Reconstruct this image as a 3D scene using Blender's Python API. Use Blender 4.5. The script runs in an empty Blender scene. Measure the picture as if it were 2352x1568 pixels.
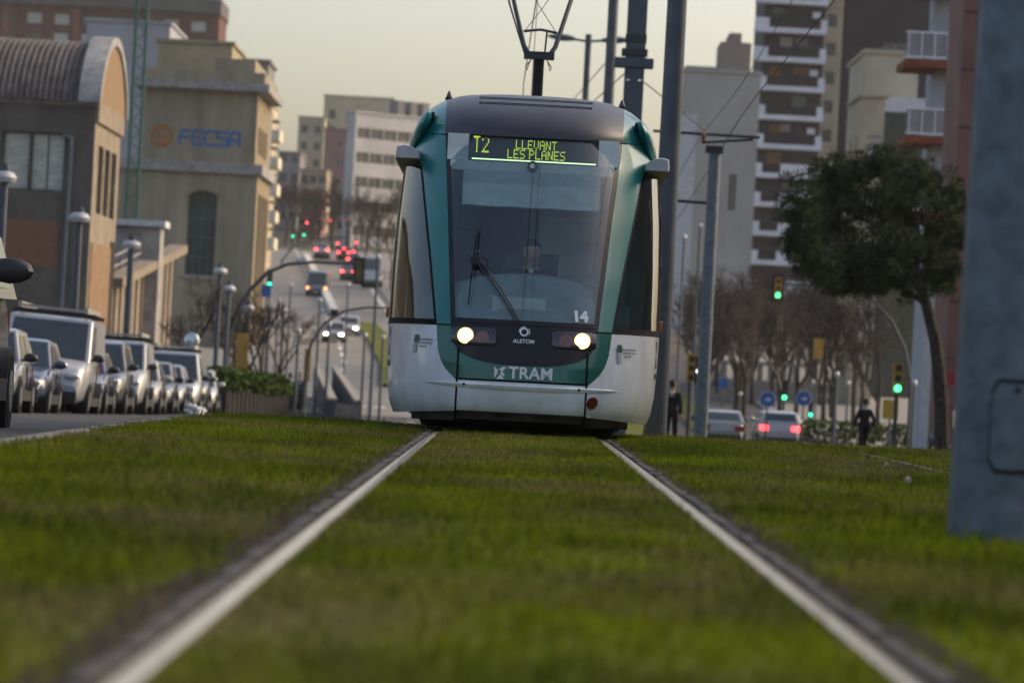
import bpy, bmesh, math, random
import numpy as np
from mathutils import Vector, Matrix
R = math.radians
random.seed(7); rng = np.random.default_rng(7)
sc = bpy.context.scene
COL = sc.collection

# ------------------------------------------------------------------ camera
CAM = Vector((-0.055, 0.0, 0.60))
cd = bpy.data.cameras.new('camera'); cam = bpy.data.objects.new('camera', cd); COL.objects.link(cam)
cd.lens = 135; cd.sensor_width = 36; cd.clip_start = 0.2; cd.clip_end = 6000
CM = Matrix.Rotation(R(0.0286), 4, 'Z') @ Matrix.Rotation(R(90 + 0.4365), 4, 'X') @ Matrix.Rotation(R(3.0), 4, 'Z')
cam.matrix_world = Matrix.Translation(CAM) @ CM
cd.dof.use_dof = True; cd.dof.focus_distance = 36.0; cd.dof.aperture_fstop = 3.1; cd.dof.aperture_blades = 0
sc.camera = cam
# ------------------------------------------------------------------ sky, sun, exposure
SUN_EL, SUN_AZ = 30.0, 67.0            # azimuth clockwise from +Y (the view) towards +X
w = bpy.data.worlds.new('World'); sc.world = w; w.use_nodes = True
nt = w.node_tree; bg = nt.nodes['Background']
sk = nt.nodes.new('ShaderNodeTexSky'); sk.sky_type = 'NISHITA'; sk.sun_disc = False
sk.sun_elevation = R(SUN_EL); sk.sun_rotation = R(SUN_AZ); sk.altitude = 50
sk.air_density = 1.0; sk.dust_density = 5.0; sk.ozone_density = 0.0
nt.links.new(sk.outputs[0], bg.inputs[0]); bg.inputs[1].default_value = 0.14
sl = bpy.data.lights.new('sun', 'SUN'); sl.energy = 0.55; sl.angle = R(24); sl.color = (1.0, 0.78, 0.52)
so = bpy.data.objects.new('sun', sl); COL.objects.link(so)
sd = Vector((math.sin(R(SUN_AZ)) * math.cos(R(SUN_EL)), math.cos(R(SUN_AZ)) * math.cos(R(SUN_EL)), math.sin(R(SUN_EL))))
so.rotation_euler = sd.to_track_quat('Z', 'Y').to_euler(); so.location = (60, 40, 60)
vs = sc.view_settings
vs.view_transform = 'Standard'; vs.look = 'None'; vs.gamma = 1; vs.use_curve_mapping = False; vs.exposure = 0.84
sc.cycles.max_bounces = 8; sc.cycles.transparent_max_bounces = 16
sc.cycles.sample_clamp_indirect = 4.0
sc.cycles.caustics_reflective = False; sc.cycles.caustics_refractive = False

# ------------------------------------------------------------------ helpers
def P(px, py, Y):
    """world point at distance Y seen at picture place (px,py) of a 2352 x 1568 picture"""
    d = CM.to_3x3() @ Vector(((px - 1176) / 8820, (784 - py) / 8820, -1))
    t = Y / d.y
    return CAM + d * t
def lin(c):
    if isinstance(c, str):
        c = [int(c[i:i + 2], 16) / 255 for i in (0, 2, 4)]
        return tuple(x / 12.92 if x <= .04045 else ((x + .055) / 1.055) ** 2.4 for x in c)
    return tuple(c)
MATS = {}
def mat(name, col, rough=.6, metal=0., var=.12, scale=3., bump=0., bscale=40., spec=.5, coat=0., emit=0., stretch=None):
    if name in MATS: return MATS[name]
    m = bpy.data.materials.new(name); m.use_nodes = True; n = m.node_tree; b = n.nodes['Principled BSDF']
    c = lin(col)
    if rough >= .65 and spec == .5 and not metal: spec = .10
    b.inputs['Roughness'].default_value = rough; b.inputs['Metallic'].default_value = metal
    b.inputs['Specular IOR Level'].default_value = spec
    b.inputs['Coat Weight'].default_value = coat; b.inputs['Coat Roughness'].default_value = .08
    b.inputs['Base Color'].default_value = (*c, 1)
    if emit:
        b.inputs['Emission Color'].default_value = (*c, 1); b.inputs['Emission Strength'].default_value = emit
    if var or bump:
        tc = n.nodes.new('ShaderNodeTexCoord'); mp = n.nodes.new('ShaderNodeMapping')
        n.links.new(tc.outputs['Object'], mp.inputs[0])
        if stretch: mp.inputs['Scale'].default_value = stretch
    if var:
        nz = n.nodes.new('ShaderNodeTexNoise'); nz.inputs['Scale'].default_value = scale
        nz.inputs['Detail'].default_value = 6; nz.inputs['Roughness'].default_value = .62
        n.links.new(mp.outputs[0], nz.inputs['Vector'])
        r = n.nodes.new('ShaderNodeValToRGB'); r.color_ramp.elements[0].position = .28; r.color_ramp.elements[1].position = .74
        r.color_ramp.elements[0].color = (*[max(0, x * (1 - 2 * var)) for x in c], 1)
        r.color_ramp.elements[1].color = (*[min(1, x * (1 + 1.4 * var)) for x in c], 1)
        n.links.new(nz.outputs[0], r.inputs[0]); n.links.new(r.outputs[0], b.inputs['Base Color'])
    if bump:
        n2 = n.nodes.new('ShaderNodeTexNoise'); n2.inputs['Scale'].default_value = bscale; n2.inputs['Detail'].default_value = 4
        n.links.new(mp.outputs[0], n2.inputs['Vector'])
        bp = n.nodes.new('ShaderNodeBump'); bp.inputs['Strength'].default_value = bump; bp.inputs['Distance'].default_value = .02
        n.links.new(n2.outputs[0], bp.inputs['Height']); n.links.new(bp.outputs[0], b.inputs['Normal'])
    MATS[name] = m
    return m
def glass(name, tint=(.75, .85, .85), base=.06, rough=.01):
    if name in MATS: return MATS[name]
    m = bpy.data.materials.new(name); m.use_nodes = True; n = m.node_tree; n.nodes.remove(n.nodes['Principled BSDF'])
    o = n.nodes['Material Output']
    t = n.nodes.new('ShaderNodeBsdfTransparent'); t.inputs[0].default_value = (*tint, 1)
    g = n.nodes.new('ShaderNodeBsdfGlossy'); g.inputs['Roughness'].default_value = rough
    fr = n.nodes.new('ShaderNodeFresnel'); fr.inputs[0].default_value = 1.5
    ma = n.nodes.new('ShaderNodeMath'); ma.operation = 'ADD'; ma.use_clamp = True; ma.inputs[1].default_value = base
    n.links.new(fr.outputs[0], ma.inputs[0])
    mx = n.nodes.new('ShaderNodeMixShader'); n.links.new(ma.outputs[0], mx.inputs[0])
    n.links.new(t.outputs[0], mx.inputs[1]); n.links.new(g.outputs[0], mx.inputs[2]); n.links.new(mx.outputs[0], o.inputs[0])
    MATS[name] = m
    return m

class MB:
    def __init__(s): s.v = []; s.f = []
    def add(s, vs, fs):
        k = len(s.v); s.v += [tuple(p) for p in vs]; s.f += [tuple(i + k for i in f) for f in fs]; return s
    def box(s, x0, x1, y0, y1, z0, z1):
        return s.add([(x0, y0, z0), (x1, y0, z0), (x1, y1, z0), (x0, y1, z0), (x0, y0, z1), (x1, y0, z1), (x1, y1, z1), (x0, y1, z1)],
                     [(3, 2, 1, 0), (4, 5, 6, 7), (0, 1, 5, 4), (1, 2, 6, 5), (2, 3, 7, 6), (3, 0, 4, 7)])
    def cyl(s, a, b, r0, r1=None, n=12, caps=True):
        a = Vector(a); b = Vector(b); r1 = r0 if r1 is None else r1
        d = (b - a).normalized(); u = d.orthogonal().normalized(); w_ = d.cross(u)
        vs = []
        for p, r in ((a, r0), (b, r1)):
            for i in range(n):
                t = 2 * math.pi * i / n; vs.append(p + u * (r * math.cos(t)) + w_ * (r * math.sin(t)))
        fs = [(i, (i + 1) % n, n + (i + 1) % n, n + i) for i in range(n)]
        if caps: fs += [tuple(range(n - 1, -1, -1)), tuple(range(n, 2 * n))]
        return s.add(vs, fs)
    def tube(s, pts, r, n=8, r1=None):
        pts = [Vector(p) for p in pts]; m = len(pts); vs = []; fs = []
        up = None
        for k, p in enumerate(pts):
            d = (pts[min(k + 1, m - 1)] - pts[max(k - 1, 0)]).normalized()
            if up is None: up = d.orthogonal().normalized()
            u = (up - d * up.dot(d)).normalized(); up = u; w_ = d.cross(u)
            rr = r if r1 is None else r + (r1 - r) * k / (m - 1)
            for i in range(n):
                t = 2 * math.pi * i / n; vs.append(p + u * (rr * math.cos(t)) + w_ * (rr * math.sin(t)))
        for k in range(m - 1):
            for i in range(n): fs.append((k * n + i, k * n + (i + 1) % n, (k + 1) * n + (i + 1) % n, (k + 1) * n + i))
        fs += [tuple(range(n - 1, -1, -1)), tuple(range((m - 1) * n, m * n))]
        return s.add(vs, fs)
    def lathe(s, prof, c=(0, 0, 0), n=16):
        c = Vector(c); vs = []; fs = []
        for r, z in prof:
            for i in range(n):
                t = 2 * math.pi * i / n; vs.append((c.x + r * math.cos(t), c.y + r * math.sin(t), c.z + z))
        for k in range(len(prof) - 1):
            for i in range(n): fs.append((k * n + i, k * n + (i + 1) % n, (k + 1) * n + (i + 1) % n, (k + 1) * n + i))
        fs += [tuple(range(n - 1, -1, -1)), tuple(range((len(prof) - 1) * n, len(prof) * n))]
        return s.add(vs, fs)
    def grid(s, rows, flip=False):
        m = len(rows[0]); vs = [p for r in rows for p in r]; fs = []
        for i in range(len(rows) - 1):
            for j in range(m - 1):
                q = (i * m + j, i * m + j + 1, (i + 1) * m + j + 1, (i + 1) * m + j)
                fs.append(q[::-1] if flip else q)
        return s.add(vs, fs)
    def prism(s, poly, o, ux, uz, dep):
        """2d outline (u,v) at o + u*ux + v*uz, given thickness along dep"""
        o = Vector(o); ux = Vector(ux); uz = Vector(uz); dep = Vector(dep); n = len(poly)
        a = [o + ux * p[0] + uz * p[1] for p in poly]; b = [p + dep for p in a]
        return s.add(a + b, [tuple(range(n)), tuple(range(2 * n - 1, n - 1, -1))] + [(i, n + i, n + (i + 1) % n, (i + 1) % n) for i in range(n)])
    def ball(s, c, rx, ry, rz, n=12, m=8):
        prof = []
        vs = []; fs = []
        for k in range(m + 1):
            t = math.pi * k / m
            for i in range(n):
                a = 2 * math.pi * i / n; vs.append((c[0] + rx * math.sin(t) * math.cos(a), c[1] + ry * math.sin(t) * math.sin(a), c[2] + rz * math.cos(t)))
        for k in range(m):
            for i in range(n): fs.append((k * n + i, (k + 1) * n + i, (k + 1) * n + (i + 1) % n, k * n + (i + 1) % n))
        return s.add(vs, fs)
    def mesh(s, name, m, smooth=35):
        me = bpy.data.meshes.new(name); me.from_pydata(s.v, [], s.f)
        for q in (m if isinstance(m, (list, tuple)) else [m]): me.materials.append(q)
        if smooth:
            me.polygons.foreach_set('use_smooth', [True] * len(me.polygons)); me.set_sharp_from_angle(angle=R(smooth))
        me.validate(); me.update()
        return me
def obj(name, mb, m=None, parent=None, smooth=35, loc=None, rot=None):
    me = mb.mesh(name, m, smooth) if isinstance(mb, MB) else mb
    o = bpy.data.objects.new(name, me); COL.objects.link(o)
    if parent is not None: o.parent = parent
    if loc is not None: o.location = loc
    if rot is not None: o.rotation_euler = rot
    return o
def tag(o, label=None, cat=None, group=None, kind=None):
    for k, x in (('label', label), ('category', cat), ('group', group), ('kind', kind)):
        if x: o[k] = x
    return o
def thing(name, label, cat, loc=(0, 0, 0), rz=0, group=None):
    o = bpy.data.objects.new(name, None); COL.objects.link(o); o.location = loc; o.rotation_euler = (0, 0, rz); o.empty_display_size = .2
    return tag(o, label, cat, group)
def copy_tree(o, parent=None, **kw):
    c = o.copy(); COL.objects.link(c); c.parent = parent
    for ch in list(o.children): copy_tree(ch, c)
    for k, x in kw.items(): c[k] = x
    return c
def bevel(o, wd, seg=2):
    b = o.modifiers.new('bevel', 'BEVEL'); b.width = wd; b.segments = seg; b.limit_method = 'ANGLE'; b.angle_limit = R(40); return o
def itp(x, tab):
    return float(np.interp(x, [t[0] for t in tab], [t[1] for t in tab]))
def text_mesh(txt, size, depth, m, off=0., spacing=1.):
    cu = bpy.data.curves.new('t', 'FONT'); cu.body = txt; cu.size = size; cu.extrude = depth; cu.offset = off; cu.align_x = 'CENTER'; cu.align_y = 'CENTER'
    cu.space_character = spacing
    o = bpy.data.objects.new('t', cu); COL.objects.link(o)
    dg = bpy.context.evaluated_depsgraph_get(); me = bpy.data.meshes.new_from_object(o.evaluated_get(dg))
    bpy.data.objects.remove(o); bpy.data.curves.remove(cu)
    me.materials.clear(); me.materials.append(m)
    return me

# ------------------------------------------------------------------ terrain
BED = [(0, 0), (34, 0), (36, -.005), (38, -.02), (40, -.043), (42, -.077), (44, -.12), (60, -.437), (73, -.70), (98, -1.05), (125, -1.42), (160, -1.9), (180, -1.85), (200, -1.5),
       (225, -.6), (250, .5), (300, 2.7), (340, 4.6), (380, 7), (430, 10.2), (480, 13.8), (540, 17.8), (600, 21), (700, 25.5), (800, 28), (1100, 30), (2600, 30)]
LST = [(0, -.12), (28, -.12), (35, -.19), (60, -.50), (73, -.67), (98, -1.01), (125, -1.31), (160, -1.75), (200, -1.55), (225, -.65)] + BED[15:]
def zb(y): return itp(y, BED)
def zl(y): return itp(y, LST)
def zr(y): return zb(y) - .13
def ter(x, y):
    t = min(1, max(0, (x + 5) / 14)); return zl(y) * (1 - t) + zr(y) * t
YS = sorted(set([-30, -10, 0] + list(range(4, 48, 2)) + list(range(48, 260, 6)) + list(range(260, 640, 15)) + [640, 720, 800, 1000, 1500, 2600]))
def strip(name, xl, xr, zf, m, y0=-30, y1=260, ncol=2, kind='structure', dz=0., parent=None, skirt=.25):
    ys = [y for y in YS if y0 < y < y1]; ys = [y0] + ys + [y1]
    mb = MB(); fl = lambda f, y: f(y) if callable(f) else f
    rows = []
    for y in ys:
        a, b = fl(xl, y), fl(xr, y)
        r = [(a + (b - a) * j / (ncol - 1), y, zf(y) + dz) for j in range(ncol)]
        rows.append([(a, y, zf(y) + dz - skirt)] + r + [(b, y, zf(y) + dz - skirt)])
    mb.grid(rows)
    o = obj(name, mb, m, parent, smooth=30)
    if kind and parent is None: tag(o, kind=kind)
    return o
# ------------------------------------------------------------------ ground, roads, grass
TX = .035; TX2 = 3.975
asphalt = mat('asphalt', (.085, .084, .083), .85, var=.22, scale=1.3, bump=.3, bscale=90)
asphalt_far = mat('asphalt_sky_sheen', (.215, .198, .175), .65, var=.2, scale=.5, bump=.2, bscale=60)  # base colour lightened to carry the sky's sheen at grazing view
concrete = mat('kerb_concrete', (.30, .28, .255), .8, var=.2, scale=5, bump=.4, bscale=60)
paving = mat('paving', (.25, .235, .215), .8, var=.2, scale=2.5, bump=.3, bscale=30)
paint_w = mat('road_paint', (.62, .61, .57), .7, var=.15, scale=8)
earth = mat('earth', (.11, .095, .075), .95, var=.3, scale=.4)
soil = mat('soil', (.055, .042, .03), .95, var=.35, scale=9, bump=.8, bscale=70)
def grass_mat(name, gain=1., blade=False):
    m = bpy.data.materials.new(name); m.use_nodes = True; n = m.node_tree; b = n.nodes['Principled BSDF']
    g = n.nodes.new('ShaderNodeNewGeometry')
    def noise(sc_, det, off, st=(1, .55, 1)):
        mp = n.nodes.new('ShaderNodeMapping'); mp.inputs['Location'].default_value = off; mp.inputs['Scale'].default_value = st
        n.links.new(g.outputs['Position'], mp.inputs[0])
        z = n.nodes.new('ShaderNodeTexNoise'); z.inputs['Scale'].default_value = sc_; z.inputs['Detail'].default_value = det
        z.inputs['Roughness'].default_value = .6; n.links.new(mp.outputs[0], z.inputs[0]); return z.outputs[0]
    def ramp(src, a, b_, ca, cb):
        r = n.nodes.new('ShaderNodeValToRGB'); r.color_ramp.elements[0].position = a; r.color_ramp.elements[1].position = b_
        r.color_ramp.elements[0].color = (*[x * gain for x in ca], 1); r.color_ramp.elements[1].color = (*[x * gain for x in cb], 1)
        n.links.new(src, r.inputs[0]); return r.outputs[0]
    def mix(f, a, b_):
        x = n.nodes.new('ShaderNodeMix'); x.data_type = 'RGBA'; n.links.new(f, x.inputs[0]); n.links.new(a, x.inputs[6]); n.links.new(b_, x.inputs[7]); return x.outputs[2]
    green = ramp(noise(.8, 4, (3, 1, 0)), .40, .62, (.052, .072, .007), (.165, .198, .006))
    fine = ramp(noise(38, 3, (0, 5, 0), (1, 1, 1)), .3, .75, (.036, .048, .006), (.120, .132, .012))
    brown = ramp(noise(9, 4, (9, 2, 0)), .3, .7, (.105, .080, .034), (.195, .148, .080))
    nn = n.nodes.new('ShaderNodeMath'); nn.operation = 'MULTIPLY'; nn.inputs[1].default_value = 1 / gain
    f1 = n.nodes.new('ShaderNodeMix'); f1.data_type = 'RGBA'; f1.inputs[0].default_value = .38
    n.links.new(green, f1.inputs[6]); n.links.new(fine, f1.inputs[7])
    msk = n.nodes.new('ShaderNodeMapRange'); msk.inputs[1].default_value = .47; msk.inputs[2].default_value = .62; msk.inputs[4].default_value = .62
    n.links.new(noise(.62, 5, (1.3, 7.7, 0)), msk.inputs[0])
    c = mix(msk.outputs[0], f1.outputs[2], brown)
    if blade:
        hs = n.nodes.new('ShaderNodeHueSaturation'); n.links.new(c, hs.inputs['Color']); mr = n.nodes.new('ShaderNodeMapRange'); n.links.new(g.outputs['Random Per Island'], mr.inputs[0]); mr.inputs[3].default_value = .55; mr.inputs[4].default_value = 1.75
        n.links.new(mr.outputs[0], hs.inputs['Value'])
        m2 = n.nodes.new('ShaderNodeMath'); m2.operation = 'MULTIPLY'; m2.inputs[1].default_value = 7.13; n.links.new(g.outputs['Random Per Island'], m2.inputs[0]); m3 = n.nodes.new('ShaderNodeMath'); m3.operation = 'FRACT'; n.links.new(m2.outputs[0], m3.inputs[0])
        mh = n.nodes.new('ShaderNodeMapRange'); n.links.new(m3.outputs[0], mh.inputs[0]); mh.inputs[3].default_value = .475; mh.inputs[4].default_value = .515; n.links.new(mh.outputs[0], hs.inputs['Hue']); c = hs.outputs[0]
    n.links.new(c, b.inputs['Base Color']); b.inputs['Roughness'].default_value = .9; b.inputs['Specular IOR Level'].default_value = .06
    if blade:
        o = n.nodes['Material Output']; t = n.nodes.new('ShaderNodeBsdfTranslucent'); n.links.new(c, t.inputs[0])
        mx = n.nodes.new('ShaderNodeMixShader'); mx.inputs[0].default_value = .35
        n.links.new(b.outputs[0], mx.inputs[1]); n.links.new(t.outputs[0], mx.inputs[2]); n.links.new(mx.outputs[0], o.inputs[0])
    return m
g_ground = grass_mat('grass_ground', .95); g_blade = grass_mat('grass_blade', 1.40, True)

# wide ground sheet to the horizon
mb = MB(); xs = [-1500, -400, -120, -40, -18, -5, 0, 4, 9, 18, 40, 120, 400, 1500]
mb.grid([[(x, y, ter(x, y) - .3) for x in xs] for y in YS]); tag(obj('ground', mb, earth), kind='structure')
lk = lambda y: -9.75 - .0354 * (y - 60)
def ac(y): return itp(y, [(130, -8.6), (200, -9.8), (250, -11.6), (300, -14.6), (400, -21.8), (520, -31.5), (640, -42)])
bed_soil = strip('track_bed', -3.0, 7.1, lambda y: zb(y) - .004, g_ground, -30, 190, ncol=12)
strip('left_street', lk, -3.22, zl, asphalt, -30, 200, ncol=4)
strip('left_pavement', lambda y: lk(y) - 10, lambda y: lk(y) - .0, lambda y: zl(y) + .13, paving, -30, 260, ncol=4)
strip('right_street', 7.35, 14.5, zr, asphalt, -30, 300, ncol=4)
strip('right_pavement', 14.5, 26, lambda y: zr(y) + .13, paving, -30, 300, ncol=4)
strip('avenue', lambda y: ac(y) - 6.2 - max(0, 200 - y) * .01, lambda y: ac(y) + (7.4 if y > 330 else 7.4 + (330 - y) * .025), lambda y: ter(-9, y) + .03, asphalt_far, 168, 492, ncol=4)
strip('far_pavement', lambda y: ac(y) + (7.4 if y > 330 else 7.4 + (330 - y) * .025), lambda y: ac(y) + 15, lambda y: ter(-9, y) + .16, paving, 190, 492)
# kerb stones of the left street, one by one
kerb = thing('kerb', 'pale concrete kerb between the left street and the grass track bed', 'kerb', (0, 0, 0)); kerb['kind'] = 'structure'
kb = MB().box(-.11, .11, -.494, .494, -.3, .012); kme = kb.mesh('kerb_stone', concrete, 0)
for i in range(110):
    y = 8 + i * 1.0
    o = obj('kerb_stone', kme, parent=kerb); a = math.atan2(zl(y + .5) - zl(y - .5), 1)
    o.location = (-3.11 + random.uniform(-.006, .006), y, max(zb(y), zl(y) + .10) + random.uniform(-.004, .004) + (.0)); o.rotation_euler = (a, 0, random.uniform(-.004, .004))
# avenue markings and median
def stripe(name, fx, wd, y0, y1, m, zo=.04, step=6, parent=None):
    ys = [y0 + (y1 - y0) * i / max(2, int((y1 - y0) / step)) for i in range(max(2, int((y1 - y0) / step)) + 1)]
    mb = MB(); mb.grid([[(fx(y) - wd / 2, y, ter(-9, y) + .03 + zo), (fx(y) + wd / 2, y, ter(-9, y) + .03 + zo)] for y in ys]); return obj(name, mb, m, parent)
mk = thing('road_marking', 'worn white lane paint on the avenue beyond the crest', 'road marking'); mk['kind'] = 'structure'
stripe('edge_line', lambda y: ac(y) + 6.6, .3, 175, 520, paint_w, parent=mk); stripe('edge_line', lambda y: ac(y) - 5.6, .3, 205, 520, paint_w, parent=mk)
for i in range(26): stripe('lane_dash', lambda y: ac(y) + .6, .28, 215 + i * 11, 221 + i * 11, paint_w, parent=mk)
for i in range(9):   # zebra crossing
    x = -13.8 + i * 1.05
    stripe('zebra_bar', lambda y: x, .55, 186, 190.5, paint_w, step=2, zo=.05, parent=mk)
stripe('stop_line', lambda y: ac(y) - 2.2, 6.4, 193.6, 194.4, paint_w, step=1, zo=.05, parent=mk)
md = MB()
for y0, y1 in ((222, 330),):
    ys = np.arange(y0, y1, 6.0)
    md.grid([[(ac(y) + 2.9, y, ter(-9, y)), (ac(y) + 2.9, y, ter(-9, y) + .22), (ac(y) + 4.6, y, ter(-9, y) + .22), (ac(y) + 4.6, y, ter(-9, y))] for y in ys])
tag(obj('median_grass', md, g_ground), kind='structure')
md = MB(); ys = np.arange(338, 470, 8.0)
md.grid([[(ac(y) + 1.0, y, ter(-9, y)), (ac(y) + 1.0, y, ter(-9, y) + .7), (ac(y) + 1.7, y, ter(-9, y) + .7), (ac(y) + 1.7, y, ter(-9, y))] for y in ys])
tag(obj('concrete_divider', md, mat('divider_pale', (.58, .56, .52), .7, var=.1)), 'long pale concrete divider running up the far avenue', 'barrier')
# sunken ramp of the underpass
ramp_w = mat('ramp_wall', (.10, .12, .16), .7, var=.2, scale=1)
ur = thing('underpass_ramp', 'blue grey walls of the underpass ramp beside the avenue', 'ramp')
for xa, za, zb_e in ((-7.0, -.93, .32), (-6.0, -.95, .28)):
    mb = MB(); mb.prism([(0, za - 2), (0, za), (55, zb_e), (55, zb_e - 3)], (xa - .1, 150, 0), (-.0645, 1, 0), (0, 0, 1), (.2, 0, 0)); obj('ramp_wall', mb, ramp_w, ur)
    mb = MB(); mb.prism([(-.2, za), (-.2, za + .10), (55.2, zb_e + .10), (55.2, zb_e)], (xa - .16, 150, 0), (-.0645, 1, 0), (0, 0, 1), (.32, 0, 0)); obj('coping', mb, concrete, ur)
obj('end_wall', MB().box(-6.9, -5.9, 149.9, 150.1, -3, -1.02), mat('end_wall', (.2, .18, .16), .8, var=.2), ur)

# grass blades
def blades(y0, y1, x0, x1, dens, hmul=1., wmul=1.):
    N = int((y1 - y0) * (x1 - x0) * dens); x = rng.uniform(x0, x1, N); y = rng.uniform(y0, y1, N)
    keep = np.ones(N, bool)
    for c in (TX, TX2):
        for s in (-1, 1):
            e = (x - (c + s * .755)) * s
            keep &= ~((e > -.05) & (e < .10))
            keep &= ~((e >= .10) & (e < .34) & (rng.random(N) < .8 * (1 - (e - .10) / .24)))
    # thin patches
    t = np.sin(x * 2.1 + np.sin(y * .9) * 2) * np.sin(y * .63 + np.sin(x * 1.3) * 1.5)
    keep &= rng.random(N) < .62 + .38 * (t > -.35)
    return x[keep], y[keep]
def build_grass():
    X = []; Y = []; W = []; H = []
    for (y0, y1, d, wm) in ((6.5, 14, 1500, 1.0), (14, 24, 1300, 1.0), (24, 36, 1500, .95), (36, 43.5, 1800, .9), (43.5, 52, 260, 1.3)):
        xa, xb = max(-3.0, -.155 * y1 - .5), min(6.95, .155 * y1 + 2.2)
        x, y = blades(y0, y1, xa, xb, d); X.append(x); Y.append(y); W.append(np.full(len(x), wm))
    X = np.concatenate(X); Y = np.concatenate(Y); W = np.concatenate(W); N = len(X)
    Z = np.interp(Y, [b[0] for b in BED], [b[1] for b in BED])
    lump = .5 + .5 * np.sin(X * 3.3 + 1.7 * np.sin(Y * 1.1)) * np.sin(Y * 1.9 + 1.3 * np.sin(X * 2.3))
    side = np.clip((np.abs(X - TX) - .9) / .8, 0, 1)
    h = rng.gamma(6, 1 / 6, N) * (.018 + .014 * lump + .013 * side); a = rng.uniform(0, 2 * np.pi, N)
    tall = rng.random(N) < .006 * side; h[tall] *= 2.2
    wd = (.0028 + .0022 * rng.random(N)) * W; ln = h * rng.uniform(.2, .9, N); la = rng.uniform(0, 2 * np.pi, N)
    V = np.zeros((N, 5, 3)); dx, dy = np.cos(a) * wd, np.sin(a) * wd
    lx, ly = np.cos(la) * ln, np.sin(la) * ln
    V[:, 0] = np.stack([X - dx, Y - dy, Z - .006], 1); V[:, 1] = np.stack([X + dx, Y + dy, Z - .006], 1)
    V[:, 2] = np.stack([X + dx * .8 + lx * .35, Y + dy * .8 + ly * .35, Z + h * .6], 1); V[:, 3] = np.stack([X - dx * .8 + lx * .35, Y - dy * .8 + ly * .35, Z + h * .6], 1)
    V[:, 4] = np.stack([X + lx, Y + ly, Z + h], 1)
    me = bpy.data.meshes.new('grass'); me.vertices.add(N * 5); me.vertices.foreach_set('co', V.reshape(-1))
    b = (np.arange(N) * 5)[:, None]; q = (b + np.array([0, 1, 2, 3, 3, 2, 4])[None]).reshape(-1)
    me.loops.add(N * 7); me.loops.foreach_set('vertex_index', q.astype(np.int32))
    me.polygons.add(N * 2); st = np.stack([np.arange(N) * 7, np.arange(N) * 7 + 4], 1).reshape(-1)
    me.polygons.foreach_set('loop_start', st.astype(np.int32)); me.update(calc_edges=True); me.materials.append(g_blade)
    return me, N
gme, gN = build_grass(); print('blades', gN)
tag(obj('grass', gme), 'short mown grass growing over the tram track bed', 'grass', kind='stuff')
# weeds and litter in the lawn
stalk = mat('stalk', (.06, .09, .02), .7); puff = mat('seed_head', (.6, .57, .5), .9, var=.1); weed = mat('weed_leaf', (.05, .1, .015), .6)
DL = {1: 'white dandelion seed head in the lawn beside the thick pole', 2: 'pale seed head standing in the lawn near the dark second track', 3: 'small brown seed head at the edge of the second track'}
for k, (px, py, Y, r) in enumerate(((2084, 1123, 23.5, .022), (2036, 1080, 28, .018), (1992, 1060, 31, .016))):
    p = P(px, py, Y); t = thing('dandelion', DL[k + 1], 'dandelion', (p.x, Y, zb(Y)), 0, 'dandelions in the lawn')
    hgt = max(.06, p.z - zb(Y)); obj('stem', MB().tube([(0, 0, -.01), (.004, 0, hgt * .5), (0, .003, hgt)], .003, 5), stalk, t)
    pm = MB(); pm.ball((0, 0, hgt), r * .45, r * .45, r * .45, 8, 6)
    for i in range(60):
        d = Vector(rng.normal(size=3)).normalized(); q = Vector((0, 0, hgt)) + d * r; u = d.orthogonal().normalized() * r * .22; v = d.cross(u)
        pm.add([q - u, q + v, q + u, q - v], [(0, 1, 2, 3)])
    obj('seed_head', pm, puff if k < 2 else soil, t)
paper = mat('litter_white', (.7, .69, .66), .6, var=.08)
def crumple(name, px, py, Y, sx, sy, sz, label, cat, m, seed, zf=zb):
    p = P(px, py, Y); bm = bmesh.new(); bmesh.ops.create_icosphere(bm, subdivisions=3, radius=1); rr = random.Random(seed)
    ph = [rr.uniform(0, 6) for _ in range(6)]
    for v in bm.verts:
        c = v.co; k = 1 + .28 * math.sin(5 * c.x + ph[0]) * math.sin(4 * c.y + ph[1]) + .2 * math.sin(9 * c.z + ph[2] + 3 * c.x) + rr.uniform(-.08, .08)
        v.co = Vector((c.x * sx * k, c.y * sy * k, max(-.55, c.z) * sz * k))
    me = bpy.data.meshes.new(name); bm.to_mesh(me); bm.free(); me.materials.append(m)
    o = obj(name, me, loc=(p.x, Y, zf(Y) + sz * .5)); return tag(o, label, cat)
crumple('paper_scrap', 2103, 1200, 18.3, .028, .03, .012, 'white scrap of paper in the grass beside the thick pole', 'litter', paper, 1)
crumple('paper_scrap', 656, 1003, 33.5, .022, .03, .014, 'small white scrap lying in the grass left of the track', 'litter', paper, 2)
crumple('plastic_bag', 448, 944, 92, .24, .3, .22, 'white rubbish bag lying in the street near the parked cars', 'bag', paper, 3, zl)
# tall weeds on the left verge
for k in range(6):
    Y = 40.3 + random.uniform(-.8, .8); x = -2.2 + k * .33 + random.uniform(-.1, .1)
    t = thing('weed', 'thin dry weed stalk standing up from the grass crest left of the tram', 'weed', (x, Y, zb(Y)), random.uniform(0, 6), 'weeds on the grass crest')
    hh = random.uniform(.09, .2); obj('stem', MB().tube([(0, 0, -.01), (.01, 0, hh * .6), (.025, 0, hh)], .0022, 4, .001), stalk, t)
    lm = MB()
    for i in range(5):
        z = hh * (.1 + .18 * i); a = i * 2.4; d = Vector((math.cos(a), math.sin(a), .5)) * .035; u = Vector((-math.sin(a), math.cos(a), 0)) * .006
        lm.add([(0, 0, z), Vector((0, 0, z)) + d * .5 + u, Vector((0, 0, z)) + d, Vector((0, 0, z)) + d * .5 - u], [(0, 1, 2, 3)])
    obj('leaf', lm, weed, t)

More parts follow.
